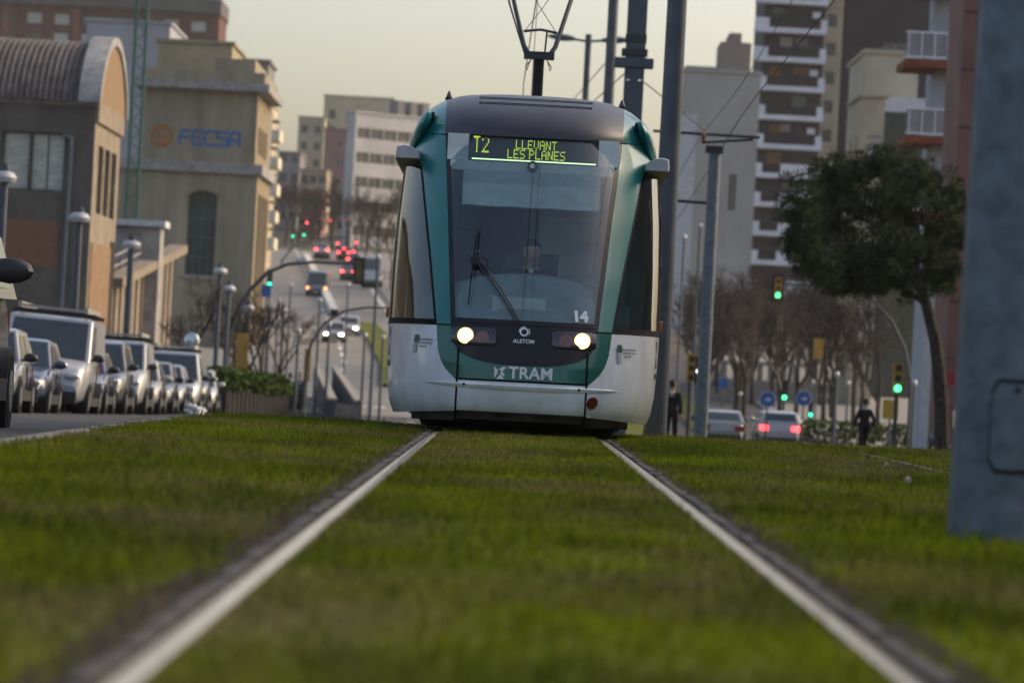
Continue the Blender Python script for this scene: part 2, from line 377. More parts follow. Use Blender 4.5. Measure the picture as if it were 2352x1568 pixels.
# ------------------------------------------------------------------ rails
steel = mat('rail_steel', (.80, .62, .42), .20, 1.0, var=.10, scale=6, stretch=(8, .3, 8))
rust = mat('rail_side', (.10, .07, .05), .7, .3, var=.3, scale=8)
filler = mat('rail_filler', (.135, .118, .10), .75, var=.35, scale=14, bump=.6, bscale=60)
RY = list(np.arange(-6, 34, 4.0)) + list(np.arange(34, 60, 1.0)) + list(np.arange(60, 190, 5.0))
def rail_mesh(s):
    prof = [(-.033, -.12), (-.033, -.004), (-.027, .007), (-.012, .0105), (.016, .0105), (.028, .007), (.033, -.004), (.033, -.12)]
    mb = MB(); rows = [[(s * a, y, zb(y) + b + .004) for a, b in prof] for y in RY]; mb.grid(rows, flip=(s > 0)); return mb
blk = MB().box(-.023, .023, -.235, .235, -.08, .014)
bme = blk.mesh('rail_block', filler, 0)
for c, lab in ((TX, 'grooved tram track with bright worn rails the tram runs on'), (TX2, 'second tram track sunk in the lawn beyond the catenary poles')):
    tr = thing('tram_track', lab, 'track', (c, 0, 0)); tr['kind'] = 'structure'
    for s in (-1, 1):
        ro = obj('rail', rail_mesh(s), steel if c == TX else rust, tr, loc=(s * .755, 0, 0))
        st = MB(); st.grid([[(s * .044, y, zb(y) + .004), (s * (.125), y, zb(y) + .004), (s * .20, y, zb(y) + .0055)] for y in RY], flip=(s > 0))
        obj('soil_strip', st, soil, tr, loc=(s * .755, 0, 0))
        if c == TX:
            for i in range(74):
                y = 5.5 + i * .5; o = obj('rail_block', bme, parent=ro)
                o.location = (s * (.072 + random.uniform(-.004, .004)), y, zb(y) + random.uniform(-.006, .006)); o.rotation_euler = (random.uniform(-.014, .014), random.uniform(-.08, .08), random.uniform(-.012, .012))
# ------------------------------------------------------------------ the tram
teal = mat('tram_teal', (.005, .175, .165), .34, var=.10, scale=2, coat=.3)
tgreen = mat('tram_green', (.012, .135, .092), .32, var=.10, scale=2, coat=.5)
twhite = mat('tram_white', (.76, .78, .81), .28, var=.11, scale=2.4, coat=.45, stretch=(1.6, 1.6, .5))
tgrey = mat('tram_grey', (.45, .45, .47), .4, var=.08, scale=4)
tblack = mat('tram_black', (.022, .018, .022), .42, var=.2, scale=3, spec=.3)
troof = mat('tram_roof', (.046, .041, .050), .45, var=.12, scale=3, coat=.1)
rubber = mat('rubber', (.012, .011, .011), .7, var=.2, scale=9)
dark_metal = mat('dark_metal', (.03, .03, .032), .5, .3, var=.2, scale=9)
skirt_m = mat('dirty_skirt', (.075, .07, .066), .7, var=.3, scale=5)
white_print = mat('white_print', (.8, .8, .8), .5, var=0)
screen_glass = glass('windscreen', (.86, .95, .94), .075, .02)
side_glass = glass('side_glass', (.50, .58, .54), .07, .01)
inter = mat('cab_grey', (.34, .40, .41), .7, var=.15, scale=3); inter_l = mat('cab_pale', (.74, .80, .79), .7, var=.1, scale=4)
inter_d = mat('cab_dark', (.09, .105, .12), .7, var=.2, scale=3); blind_m = mat('blind', (.52, .64, .64), .8, var=.12, scale=6, stretch=(1, 1, 3))
blind_l = mat('blind_lower', (.68, .78, .77), .8, var=.1, scale=6)
yellow = mat('yellow_handrail', (.5, .42, .05), .5)
led = mat('display_leds', (.50, .64, .03), .5, var=0, emit=.62); ledbar = mat('display_glow', (.75, 1, .55), .5, var=0, emit=.75)
hl = mat('headlight_glow', (1, .86, .58), .3, var=0, emit=40.); reflector = mat('reflector', (.7, .7, .68), .15, 1., var=0)
redlens = mat('red_lens', (.16, .008, .012), .15, var=.1, coat=1.); amber = mat('amber_lens', (.55, .16, .01), .2, var=.1, coat=1.)
TY = 35.3
tram = thing('tram', 'teal and white low floor tram with headlights on, coming over the crest', 'tram', (TX, TY, zb(36.6) + .012))
tram.rotation_euler = (-.006, 0, 0)
WZ = [(.05, 1.18), (.15, 1.235), (.25, 1.275), (.4, 1.30), (.7, 1.318), (1.0, 1.325), (1.6, 1.318), (2.1, 1.30), (2.57, 1.265), (2.8, 1.215), (2.95, 1.17), (3.05, 1.13), (3.15, 1.075), (3.23, .99), (3.29, .90), (3.32, .82)]
YZ = [(.05, .16), (.15, .10), (.22, .04), (.35, .0), (.5, .0), (.65, .015), (.85, .06), (1.0, .105), (1.1, .15), (1.5, .34), (2.0, .60), (2.5, .87), (2.87, 1.08)]
def wz(z): return itp(z, WZ)
def y0z(z):
    if z <= 2.87: return itp(z, YZ)
    return 1.08 + 1.5 * (1 - math.sqrt(max(0, 1 - ((z - 2.87) / .452) ** 2)))
LN, PP = 2.2, 3.0
def S(x, z, off=0.):
    """point of the nose at lateral x and height z; off = distance outwards (towards the street ahead)"""
    ww = wz(z); t = min(1, abs(x) / ww)
    y = y0z(z) + LN * (1 - (1 - t ** PP) ** (1 / PP))
    k = .945 + .055 * min(1, y / 2.2) ** .8          # the nose is a little slimmer than the body behind it
    return Vector((x * k, y - off, .6 + (z - .6) * k))
def Sn(x, z):
    e = 1e-3; z = min(z, 3.28); xx = max(-wz(z) * .97, min(wz(z) * .97, x))
    a = S(xx + e, z) - S(xx - e, z); b = S(xx, z + e) - S(xx, z - e); n = a.cross(b).normalized()
    return n if n.y < 0 else -n
def SO(x, z, off): return S(x, z) + Sn(x, z) * off
def patch(name, zs, fl, fr, m, off=0., nc=9, parent=tram, edge=False, smooth=50):
    mb = MB(); rows = []
    for z in zs:
        a, b = fl(z), fr(z)
        r = []
        for j in range(nc):
            t = j / (nc - 1)
            if edge == 'R': t = math.sin(t * math.pi / 2)
            if edge == 'L': t = 1 - math.cos(t * math.pi / 2)
            x = a + (b - a) * t
            r.append(SO(x, z, off) if off else S(x, z))
        rows.append(r)
    mb.grid(rows); return obj(name, mb, m, parent, smooth=smooth)
def zr_(a, b, n): return [a + (b - a) * i / (n - 1) for i in range(n)]
wsh = lambda z: itp(z, [(1.02, .715), (2.0, .79), (2.87, .862)])              # outer half width of the windscreen
mask = lambda z: itp(z, [(.645, .0), (.655, .26), (.675, .40), (.70, .50), (.75, .61), (.80, .655), (.87, .69), (.95, .708), (1.06, .716)])
low = lambda z: itp(z, [(.505, .66), (.54, .70), (.6, .755), (.68, .80), (.8, .835), (1.0, .852)])
pil = lambda z: itp(z, [(1.02, .852), (1.6, .93), (2.2, 1.02), (2.57, 1.075), (2.62, 1.12), (2.72, wz(2.72)), (2.9, wz(2.9))])
# glazing and masks
gl = patch('windscreen', zr_(1.09, 2.845, 16), lambda z: -(wsh(z) - .045), lambda z: wsh(z) - .045, screen_glass, nc=15)
fm = MB()
for s in (-1, 1):
    zs = zr_(1.045, 2.862, 16); rows = [[S(s * (wsh(z) - .046), z), S(s * (wsh(z) - .004), z)] for z in zs]; fm.grid(rows, flip=s < 0)
rows = [[S(x, z) for x in zr_(-wsh(z) + .046, wsh(z) - .046, 15)] for z in (2.845, 2.862)]; fm.grid(rows)
rows = [[S(x, z) for x in zr_(-wsh(z) + .046, wsh(z) - .046, 15)] for z in (1.045, 1.068, 1.09)]; fm.grid(rows)
obj('windscreen_frame', fm, tblack, gl, smooth=50)
obj('centre_seam', MB().tube([SO(.02 - .03 * (2.86 - z), z, .002) for z in zr_(1.1, 2.84, 12)], .0022, 5), rubber, gl)
patch('front_mask', [.645, .655, .665, .675, .70, .725, .75, .80, .87, .95, 1.0, 1.04], lambda z: -mask(z), lambda z: mask(z), tblack, nc=15)
mb = MB()
for s in (-1, 1):
    rows = []
    for z in [.505, .52, .54, .57, .6, .63, .645, .655, .675, .70, .75, .80, .87, .95, 1.005]:
        a, b = mask(z), low(z); a = 0 if z <= .645 else a
        rows.append([S(s * (a + (b - a) * j / 9), z) for j in range(10)])
    mb.grid(rows, flip=s < 0)
obj('front_apron', mb, tgreen, tram, smooth=50)
for s in (-1, 1):
    mb = MB(); rows = []
    for z in zr_(1.02, 2.872, 30): rows.append([S(s * (wsh(z) + (pil(z) - wsh(z)) * math.sin(j / 10 * math.pi / 2) - (0)), z) for j in range(11)])
    mb.grid(rows, flip=s < 0); obj('corner_pillar', mb, teal, tram, smooth=50)
    mb = MB(); rows = []
    for z in zr_(2.872, 3.318, 14):
        i0 = min(.868, wz(z) * .965); rows.append([S(s * (i0 + (wz(z) - i0) * math.sin(j / 10 * math.pi / 2)), z) for j in range(11)])
    mb.grid(rows, flip=s < 0); obj('roof_corner', mb, teal, tram, smooth=60)
    # cab side window and the dark strip behind it
    mb = MB(); rows = []
    for z in zr_(1.06, 2.56, 14):
        a = pil(z) + .018; ww = wz(z)
        r = [S(s * (a + (ww - a) * math.sin(j / 12 * math.pi / 2)), z) for j in range(13)]; r.append(Vector((s * ww, y0z(z) + LN + .55 - (y0z(z) - .3) * .55, z))); rows.append(r)
    mb.grid(rows, flip=s < 0); sw = obj('side_window', mb, side_glass, tram, smooth=50)
    mb = MB(); mb.grid([[S(s * (pil(z) - .002), z, .002), S(s * (pil(z) + .02), z, .002)] for z in zr_(1.03, 2.6, 12)], flip=s < 0)
    rows = []
    for z in (1.02, 1.062): rows.append([S(s * (pil(z) + (wz(z) - pil(z)) * math.sin(j / 12 * math.pi / 2)), z, .002) for j in range(13)])
    mb.grid(rows, flip=s < 0); obj('window_seal', mb, rubber, sw)
    # white lower side panels
    mb = MB(); rows = []
    for z in [.15, .17, .2, .25, .32, .4, .48, .505, .54, .6, .7, .85, 1.005]:
        a = .635 if z < .50 else low(z); r_ = []
        for j in range(15):
            x_ = a + (wz(z) - a) * math.sin(j / 14 * math.pi / 2); zz = z if z > .3 else .3 - (.3 - z) * (.78 + .22 * min(1, j / 9)); r_.append(S(s * x_, zz))
        rows.append(r_)
    mb.grid(rows, flip=s < 0); obj('front_corner_panel', mb, twhite, tram, smooth=50)
    mb = MB(); mb.grid([[S(s * (.6 + (1.05 - .6) * math.sin(j / 14 * math.pi / 2)), z, -.05) for j in range(15)] for z in (.09, .14, .19)], flip=s < 0); obj('skirt', mb, skirt_m, tram, smooth=50)
    obj('panel_seam', MB().tube([SO(s * .628, z, .0) for z in zr_(.08, .80, 12)], .011, 6), rubber, tram)
    obj('panel_seam', MB().tube([SO(s * (.716 + (wz(1.012) - .716) * math.sin(j / 10 * math.pi / 2) * .999), 1.012, -.002) for j in range(11)], .009, 6), rubber, tram)
patch('roof_front', zr_(2.868, 3.318, 14), lambda z: -min(.868, wz(z) * .965), lambda z: min(.868, wz(z) * .965), troof, nc=15)
obj('roof_seam', MB().tube([SO(x, 2.866, .001) for x in zr_(-1.0, 1.0, 17)], .007, 5), rubber, tram)
patch('bumper', [.195, .22, .26, .32, .38, .44, .485], lambda z: -.618, lambda z: .618, twhite, nc=13, off=.004)
patch('bumper_slot', [.485, .507], lambda z: -.62, lambda z: .62, rubber, nc=13, off=-.015)
patch('lower_skirt', [.10, .14, .20], lambda z: -.612, lambda z: .612, skirt_m, nc=13, off=-.02)
rg = MB(); rows = []
for i in range(25):
    x = -.93 + 1.86 * i / 24; hh = .033 * math.sqrt(max(0, 1 - (x / .935) ** 2)) + .001; zc = .440 - .02 * (1 - (x / .93) ** 2) + .012
    rows.append([SO(x, zc - hh, .003), SO(x, zc - hh * .5, .003 + hh * .55), SO(x, zc + hh * .5, .003 + hh * .75), SO(x, zc + hh, .003)])
rg.grid(rows); obj('bumper_ridge', rg, twhite, tram, smooth=60)
for s in (-1, 1):
    p = S(s * .56, .445); obj('tow_cap', MB().cyl(p + Vector((0, -.03, 0)), p + Vector((0, .02, 0)), .013, n=10), rubber, tram)
# roof louvres: two recessed dark slots
for zc, xa, xb in ((3.20, -.55, .55), (3.255, -.55, .56)):
    mb = MB(); rows = [[SO(x, zc - .010, .004), SO(x, zc - .002, -.006), SO(x, zc + .004, .004)] for x in zr_(xa, xb, 15)]; mb.grid(rows); obj('roof_louvre', mb, rubber, tram)
# cones, ears and gutter pods
for s in (-1, 1):
    p = S(s * .86, 3.27); cz = p.z
    cn = obj('warning_cone', MB().lathe([(.034, 0), (.034, .012), (.028, .03), (.016, .062), (.004, .082)], (p.x, p.y + .05, cz - .005 + .012), 14), mat('cone_plum', (.07, .045, .07), .35, var=.1, scale=9), tram)
    obj('cone_base', MB().lathe([(.038, -.03), (.038, .014), (.03, .02)], (p.x, p.y + .05, cz), 14), rubber, cn)
    mb = MB(); pts = []
    for k in range(9):
        t = k / 8 * math.pi
        for j in range(12):
            a = j / 12 * 2 * math.pi; pts.append((s * (1.125 + .085 * math.sin(t) * math.cos(a)) - s * .11 * (math.cos(t) * -.5 + .0) * -1, 2.15 - 0.75 * math.cos(a * .5) * 0 + .62 * math.sin(t) * math.sin(a), 2.84 - .23 * math.cos(t) * -1))
    mb.ball((0, 0, 0), .075, .62, .205, 16, 10)
    e = obj('roof_ear', mb, teal, tram, smooth=60, loc=(s * 1.105, 2.2, 2.86)); e.rotation_euler = (R(-14), R(-22) * s * -1 * -1, 0)
    obj('ear_gap', MB().tube([(s * .995, 1.56, 2.70), (s * .965, 1.60, 2.82), (s * .965, 1.72, 2.95), (s * .985, 1.85, 3.06)], .014, 6), rubber, tram)
    pod = MB(); prof = [(-.115, .0), (-.115, .05), (-.085, .10), (-.02, .135), (.05, .145), (.115, .13), (.125, .06), (.12, .0)]
    rows = []
    for y, k in ((1.42, .82), (1.47, .95), (1.6, 1), (2.6, 1), (6.5, 1)): rows.append([(s * 1.195 + s * a * k, y, 2.575 + .07 * (1 - k) + b * k) for a, b in prof])
    pod.grid(rows, flip=s < 0); pod.add([r for r in rows[0]], [tuple(range(8))])
    pod.grid([[(s * (1.08), 1.42, 2.587), (s * 1.315, 1.42, 2.587)], [(s * 1.08, 6.5, 2.575), (s * 1.315, 6.5, 2.575)]]); obj('gutter_pod', pod, tgrey, tram)
    m_ = MB(); m_.box(s * 1.345 - .02, s * 1.345 + .02, 2.55, 2.63, 1.075, 1.175); bevel(obj('side_marker', m_, amber, tram), .008)
# light clusters
for s, x, z in ((-1, -.565, .915), (1, .565, .918)):
    p = S(x, z); n = Sn(x, z); n = Vector((n.x * .3, n.y, n.z * .3)).normalized()
    hs = MB(); xs_ = zr_(.24, .70, 9)
    cl = MB()
    for (u, v) in ((.245, .0),): pass
    rows = []
    for i in range(9):
        u = .27 + .43 * i / 8; hh = .085 if .29 < u < .68 else .07
        rows.append([SO(s * u, z - hh, .003), SO(s * u, z - hh * .8, .012), SO(s * u, z + hh * .8, .012), SO(s * u, z + hh, .003)])
    hs.grid(rows, flip=s > 0); hob = obj('light_cluster', hs, mat('lamp_housing', (.02, .014, .018), .25, var=.1, coat=1.), tram)
    fr = (p + n * .006)
    h = obj('headlight', MB().cyl(fr, fr + n * .022, .078, .074, 24), reflector, tram)
    obj('bulb', MB().lathe([(.047, .0), (.044, .006), (.03, .011), (.008, .013)], (0, 0, 0), 20), hl, h); bb_ = h.children[-1]; bb_.location = fr + n * .0235; bb_.rotation_euler = n.to_track_quat('Z', 'Y').to_euler(); obj('lamp_ring', MB().cyl(fr + n * .0215, fr + n * .0235, .074, .070, 28), mat('lamp_ring_glow', (1, .62, .24), .3, var=0, emit=1.5), h); obj('lamp_bezel', MB().cyl(fr + n * .012, fr + n * .0215, .084, .078, 28), mat('lamp_bezel', (.30, .20, .10), .25, .7, var=0), h)
    q = SO(s * .40, z - .012, .006); obj('tail_light', MB().cyl(q, q + n * .014, .066, .06, 20), redlens, tram)
p = SO(.69, .325, .0); n = Sn(.69, .325)
rf = obj('round_reflector', MB().cyl(p, p + n * .012, .063, .058, 22), redlens, tram); obj('reflector_rim', MB().cyl(p - n * .002, p + n * .006, .070, .069, 22), twhite, rf)
# wiper
wp = [SO(-.487, 1.93, .035), SO(-.505, 1.73, .05), SO(-.515, 1.60, .055), SO(-.53, 1.40, .05), SO(-.545, 1.20, .035)]
wi = obj('wiper', MB().tube(wp, .009, 6, .007), rubber, tram)
for d in (0, .045): obj('wiper_arm', MB().tube([SO(-.50 + d, 1.625, .06), SO(-.30 + d, 1.38, .06), SO(-.09 + d * .8, 1.085, .03)], .0085, 6), dark_metal, wi)
obj('wiper_clamp', MB().box(-.04, .04, -.02, .02, -.03, .03), dark_metal, wi, loc=SO(-.50, 1.62, .06))
obj('washer_hose', MB().tube([SO(-.49, 1.64, .06), SO(-.42, 1.645, .07), SO(-.37, 1.60, .075), SO(-.40, 1.56, .065), SO(-.375, 1.53, .06)], .004, 5), rubber, wi)
# lettering on the nose
def place(me, x, z, off=.006, name='lettering', m=None, parent=tram, tilt=True):
    o = bpy.data.objects.new(name, me); COL.objects.link(o); o.parent = parent
    n = Sn(x, z); xa = Vector((0, 0, 1)).cross(n).normalized(); xa = -xa if xa.x < 0 else xa; ya = n.cross(xa)
    if ya.z < 0: ya = -ya
    M = Matrix((xa, ya, n)).transposed().to_4x4(); M.translation = SO(x, z, off); o.matrix_local = M; return o
place(text_mesh('TRAM', .150, .002, white_print, .004, 1.05), .085, .575, .004, 'tram_lettering')
xl = MB()
for poly in ([(-.10, -.052), (-.10, .052), (-.062, .018), (-.078, .0), (-.062, -.0)], [(-.08, -.06), (-.005, -.06), (-.042, -.012)], [(-.055, .028), (-.03, .052), (.012, .052), (-.03, .005)], [(-.048, .0), (-.016, -.035), (.0, -.02), (-.026, .012)]):
    xl.prism(poly, (0, 0, -.002), (1, 0, 0), (0, 1, 0), (0, 0, .004))
place(xl.mesh('tram_emblem', white_print, 0), -.165, .575, .004, 'tram_emblem')
place(text_mesh('14', .150, .0015, white_print, .008), .535, 1.15, .006, 'fleet_number')
place(text_mesh('ALSTOM', .052, .001, white_print, .0012), .0, .885, .006, 'maker_lettering')
ml = MB()
def ring(mb, r0, r1, a0, a1, n=24, c=(0, 0), t=.003):
    rows = [[(c[0] + r * math.cos(a), c[1] + r * math.sin(a), t) for r in (r0, r1)] for a in zr_(a0, a1, n)]; mb.grid(rows, flip=True); return mb
ring(ml, .026, .042, 0, 2 * math.pi); ring(ml, .048, .055, -.5, .7, 8); ring(ml, .046, .055, 1.4, 3.1, 12, (.004, -.002)); place(ml.mesh('maker_emblem', white_print, 0), .0, .977, .006, 'maker_emblem')
grn_p = mat('green_print', (.01, .10, .06), .5, var=0); gry_p = mat('grey_print', (.12, .12, .12), .5, var=0)
for s, x in ((-1, -.985), (1, .985)):
    k = MB().prism([(0, 0), (.07, 0), (.07, .07), (0, .07)], (-.12, 0, 0), (1, 0, 0), (0, 1, 0), (0, 0, .002)); st = place(k.mesh('operator_sticker', grn_p, 0), x, .83, .006, 'operator_sticker')
    k = MB().prism([(0, 0), (.055, 0), (.055, .095), (0, .095)], (-.12, -.1, 0), (1, 0, 0), (0, 1, 0), (0, 0, .002)); place(k.mesh('sticker_text', mat('pale_print', (.4, .4, .4), .5, var=0), 0), x, .83, .005, 'sticker_block')
    for i, tx in enumerate(('Àrea de Barcelona', 'Autoritat del Transport', 'Metropolità')):
        me = text_mesh(tx, .030 if i == 0 else .022, .0006, gry_p, .0004)
        for v in me.vertices: v.co.x += .065 - (.0, .0, .03)[i]; v.co.y += .03 - .032 * i
        place(me, x, .83, .007, 'sticker_lettering')
    me = text_mesh('TRAM', .075, .001, grn_p, .002); place(me, s * 1.292, .62, .006, 'side_lettering')
    k = MB(); k.prism([(-.05, 0), (.05, 0), (.0, .11)], (0, -.12, 0), (1, 0, 0), (0, 1, 0), (0, 0, .002)); k.prism([(-.05, .26), (-.0, .13), (.05, .26), (.02, .26), (0, .2), (-.02, .26)], (0, -.12, 0), (1, 0, 0), (0, 1, 0), (0, 0, .002)); place(k.mesh('side_emblem', grn_p, 0), s * 1.292, .82, .006, 'side_emblem')
# body behind the nose
def bodyside(y1, ys):
    pass
bs = MB(); zs = [.15, .2, .3, .5, .75, 1.0]
for s in (-1, 1):
    bs.grid([[(s * wz(z), y0z(z) + LN, z), (s * wz(z), 7.6, z)] for z in zs], flip=s < 0)
    bs.grid([[(s * wz(z), 3.05, z), (s * wz(z), 3.35, z)] for z in (1.0, 1.6, 2.2, 2.6)], flip=s < 0)
    bs.grid([[(s * wz(z), 6.9, z), (s * wz(z), 7.6, z)] for z in (1.0, 1.6, 2.2, 2.6)], flip=s < 0)
obj('side_wall', bs, twhite, tram, smooth=50)
rb = MB(); prof = [(x, z) for z, x in WZ if z >= 2.57]
pr = [(-x, z) for x, z in prof] + [(x, z) for x, z in prof[::-1]]
rb.grid([[(x, max(y0z(z) + LN * .999, 1.5), z) if z > 2.9 else (x, max(3.3, 0), z) for x, z in pr], [(x, 7.6, z) for x, z in pr]]); obj('roof', rb, troof, tram, smooth=40)
for s in (-1, 1):
    mb = MB(); mb.grid([[(s * (wz(z) - .01), 3.36, z), (s * (wz(z) - .01), 6.9, z)] for z in (1.0, 1.6, 2.2, 2.58)], flip=s < 0); obj('passenger_window', mb, side_glass, tram)
# cab interior
cab = MB().box(-1.0, 1.0, 1.0, 7.4, .30, .36); obj('floor', cab, inter_d, tram)
obj('cab_bulkhead', MB().box(-1.2, 1.2, 3.5, 3.56, .36, 2.75), inter, tram)
bk = obj('bulkhead_panel', MB().box(.12, .72, 3.46, 3.5, 1.5, 2.2), inter_l, tram); bevel(bk, .02)
obj('bulkhead_door', MB().box(-.72, -.08, 3.45, 3.5, .4, 2.35), inter_d, tram)
for x in (-.78, .82, .98): obj('handrail', MB().tube([(x, 3.2, .5), (x, 3.2, 2.7)], .022, 8), yellow if x != .98 else inter_l, tram)
for x, z in ((.45, 1.42), (.62, 1.95), (-.62, 1.98), (-.55, 1.80)): obj('handle', MB().tube([(x - .07, 3.38, z), (x + .07, 3.38, z)], .02, 7), yellow, tram)
obj('ceiling', MB().box(-1.0, 1.0, 1.75, 7.4, 2.86, 2.9), inter, tram)
ds = MB(); rows = []
for i in range(17):
    x = -.98 + 1.96 * i / 16; zt = 1.515 - .17 * (abs(x) / .8) ** 2.2; yf = S(x, 1.12).y + .05
    rows.append([(x, yf, 1.06), (x, yf + .10, 1.30 - .05 * abs(x)), (x, yf + .30, zt - .03), (x, yf + .42, zt), (x, yf + .60, zt - .02), (x, yf + .66, zt - .3), (x, yf + .66, .4)])
ds.grid(rows, flip=True); obj('dashboard', ds, inter, tram, smooth=50)
obj('dashboard_card', MB().box(-.28, .22, .0, .012, 0, .19), inter_l, tram, loc=(-.03, S(0, 1.2).y + .06, 1.09))
obj('display_box', MB().box(-.60, .62, 0, .05, -.125, .13), mat('display_black', (.012, .016, .017), .4, var=.1), tram, loc=(0, S(0, 2.70).y + .16, 2.70))
for s in (-1, 1): obj('display_side_panel', MB().box(-.1, .1, 0, .03, -.12, .13), inter_l, tram, loc=(s * .715, S(.70, 2.70).y + .02, 2.70))
obj('sun_blind_rail', MB().box(-.78, .78, 0, .06, -.045, .045), inter_l, tram, loc=(0, S(0, 2.53).y + .22, 2.53))
bl = MB(); bl.grid([[(-.65 + 1.30 * i / 12, .008 * math.sin(i * 1.9 + z * 7), z) for i in range(13)] for z in zr_(2.36, 2.49, 4)]); bo = obj('sun_blind', bl, blind_m, tram, loc=(0, S(0, 2.3).y + .28, 0))
bl = MB(); bl.grid([[(-.65 + 1.30 * i / 12, .010 * math.sin(i * 1.7 + z * 9) - .01, z) for i in range(13)] for z in zr_(2.15, 2.362, 5)]); obj('blind_lower_half', bl, blind_l, bo)
obj('blind_bar', MB().cyl((-.67, 0, 2.145), (.69, 0, 2.145), .012, n=8), inter_d, bo)
cm_ = obj('cab_camera', MB().cyl((0, -.04, 0), (0, .04, 0), .05, n=16), inter_d, tram, loc=(0, S(0, 2.53).y + .17, 2.545)); obj('lens', MB().cyl((0, -.055, 0), (0, -.04, 0), .024, n=12), reflector, cm_)
# dot matrix lettering
F57 = {'T': '1f0404040404 04', 'A': '0e11111f111111', 'E': '1f10101e10101f', 'L': '1010101010101f', 'V': '1111111111 0a04', 'N': '1119191513 1311', 'S': '0f10100e01011e', 'P': '1e11111e101010', '2': '0e11010204081f'}
def led_text(txt, x0, zc, pw, ph, name, wide=False):
    mb = MB(); x = x0
    for ch in txt:
        if ch == ' ': x += pw * 3; continue
        hx = F57[ch].replace(' ', ''); rws = [int(hx[2 * i:2 * i + 2], 16) for i in range(7)]
        for r_, bits in enumerate(rws):
            for c_ in range(5):
                if bits >> (4 - c_) & 1:
                    a = x + c_ * pw; b = zc + (3 - r_) * ph
                    mb.box(a - pw * .42, a + pw * .42, -.004, .0, b - ph * .40, b + ph * .40)
        x += pw * 6
    o = obj(name, mb, led, tram, smooth=0, loc=(0, S(0, 2.70).y + .158, 0)); return o
led_text('T2', -.565, 2.735, .0135, .0225, 'display_lettering'); led_text('LLEVANT', -.165, 2.752, .0095, .0125, 'display_lettering'); led_text('LES PLANES', -.24, 2.660, .0098, .0125, 'display_lettering')
obj('display_light_bar', MB().box(-.58, .60, -.006, .0, -.006, .006), ledbar, tram, loc=(0, S(0, 2.70).y + .158, 2.598))
def drop(mb, k=.0175):
    mb.v = [(x, y, z - k * max(0, y - 6)) for x, y, z in mb.v]; return mb
# rear modules, bellows, bogies
bell = mat('bellows', (.04, .04, .042), .8, var=.2, scale=6)
def module(y0, y1):
    mb = MB(); pz = [(.15, 1.235), (.4, 1.30), (1.0, 1.325)]
    for s in (-1, 1):
        mb.grid([[(s * x, y0, z), (s * x, y1, z)] for z, x in pz], flip=s < 0); mb.grid([[(s * 1.285, y0, 2.3), (s * 1.285, y1, 2.3)], [(s * 1.265, y0, 2.57), (s * 1.265, y1, 2.57)]], flip=s < 0)
    o = obj('rear_side_wall', drop(mb), twhite, tram)
    rb = MB(); rb.grid([[(x, y0, z) for x, z in pr], [(x, y1, z) for x, z in pr]]); rb.add([(x, y0, z) for x, z in pr], [tuple(range(len(pr)))]); obj('rear_roof', drop(rb), troof, tram, smooth=40)
    for s in (-1, 1):
        mb = MB(); mb.grid([[(s * 1.31, y0, 1.0), (s * 1.31, y1, 1.0)], [(s * 1.28, y0, 2.3), (s * 1.28, y1, 2.3)]], flip=s < 0); obj('passenger_window', drop(mb), side_glass, tram)
    obj('underframe', drop(MB().box(-1.1, 1.1, y0 + .1, y1 - .1, .03, .34)), dark_metal, tram)
module(8.2, 14.5); module(15.1, 21.5)
for y in (7.6, 14.5): obj('bellows', drop(MB().prism([(-1.2, .3), (1.2, .3), (1.15, 2.7), (.9, 3.1), (-.9, 3.1), (-1.15, 2.7)], (0, y, 0), (1, 0, 0), (0, 0, 1), (0, .6, 0))), bell, tram)
obj('bogie', MB().box(-.9, .9, 2.2, 4.8, .035, .30), dark_metal, tram); obj('underframe', MB().box(-.95, .95, 1.3, 7.4, .08, .30), dark_metal, tram)
for y in (2.6, 4.4):
    for s in (-1, 1):
        wh = obj('wheel', MB().cyl((s * .69, y, .26), (s * .79, y, .26), .26, n=24), dark_metal, tram)
# pantograph
pan = thing('pantograph', 'dark single arm pantograph raised from the tram roof', 'pantograph', (TX, 46.6, zb(47) + 3.30)); 
pm = mat('pantograph_metal', (.055, .055, .062), .45, .4, var=.15, scale=5)
obj('base_frame', MB().box(-.5, .5, -.6, .9, -.14, .04), pm, pan); obj('lower_arm', MB().tube([(.035, .9, .02), (.035, .1, 1.30)], .068, 10), pm, pan)
obj('knee_casting', MB().box(-.15, .22, -.05, .1, 1.27, 1.36), pm, pan)
K = 1.33
for s in (-1, 1):
    obj('upper_arm', MB().tube([(.035 + s * .13, 0, K), (.035 + s * .19, .05, K + .10), (.035 + s * .36, .55, K + .74), (.035 + s * .52, 1.0, K + 1.34)], .032, 8, .024), pm, pan)
    obj('brace_rod', MB().tube([(.035 + s * .2, .1, K + .27), (.035 - s * .02, .5, K + .62), (.035 - s * .3, .85, K + 1.1)], .005, 5), pm, pan)
    obj('cable', MB().tube([(.035 + s * .09, .0, K - .06), (.035 + s * .16, -.02, K - .16), (.035 + s * .14, -.02, K - .2), (.035 + s * .12, 0, K - .12), (.035 + s * .09, 0, K - .05)], .006, 5), rubber, pan)
obj('control_rod', MB().tube([(-.14, .1, K), (-.36, .5, K + .64), (-.5, .9, K + 1.2)], .012, 6), pm, pan)
obj('cross_tube', MB().tube([(.035 - .205, .12, K + .28), (.035, .12, K + .31), (.035 + .205, .12, K + .28)], .017, 7), pm, pan); obj('damper', MB().tube([(.10, .1, K), (.115, .12, K + .29)], .012, 6), pm, pan)
obj('collector_head', MB().tube([(-.85, 1.0, K + 1.26), (-.62, 1.0, K + 1.38), (.0, 1.0, K + 1.40), (.69, 1.0, K + 1.38), (.92, 1.0, K + 1.26)], .022, 7), pm, pan)
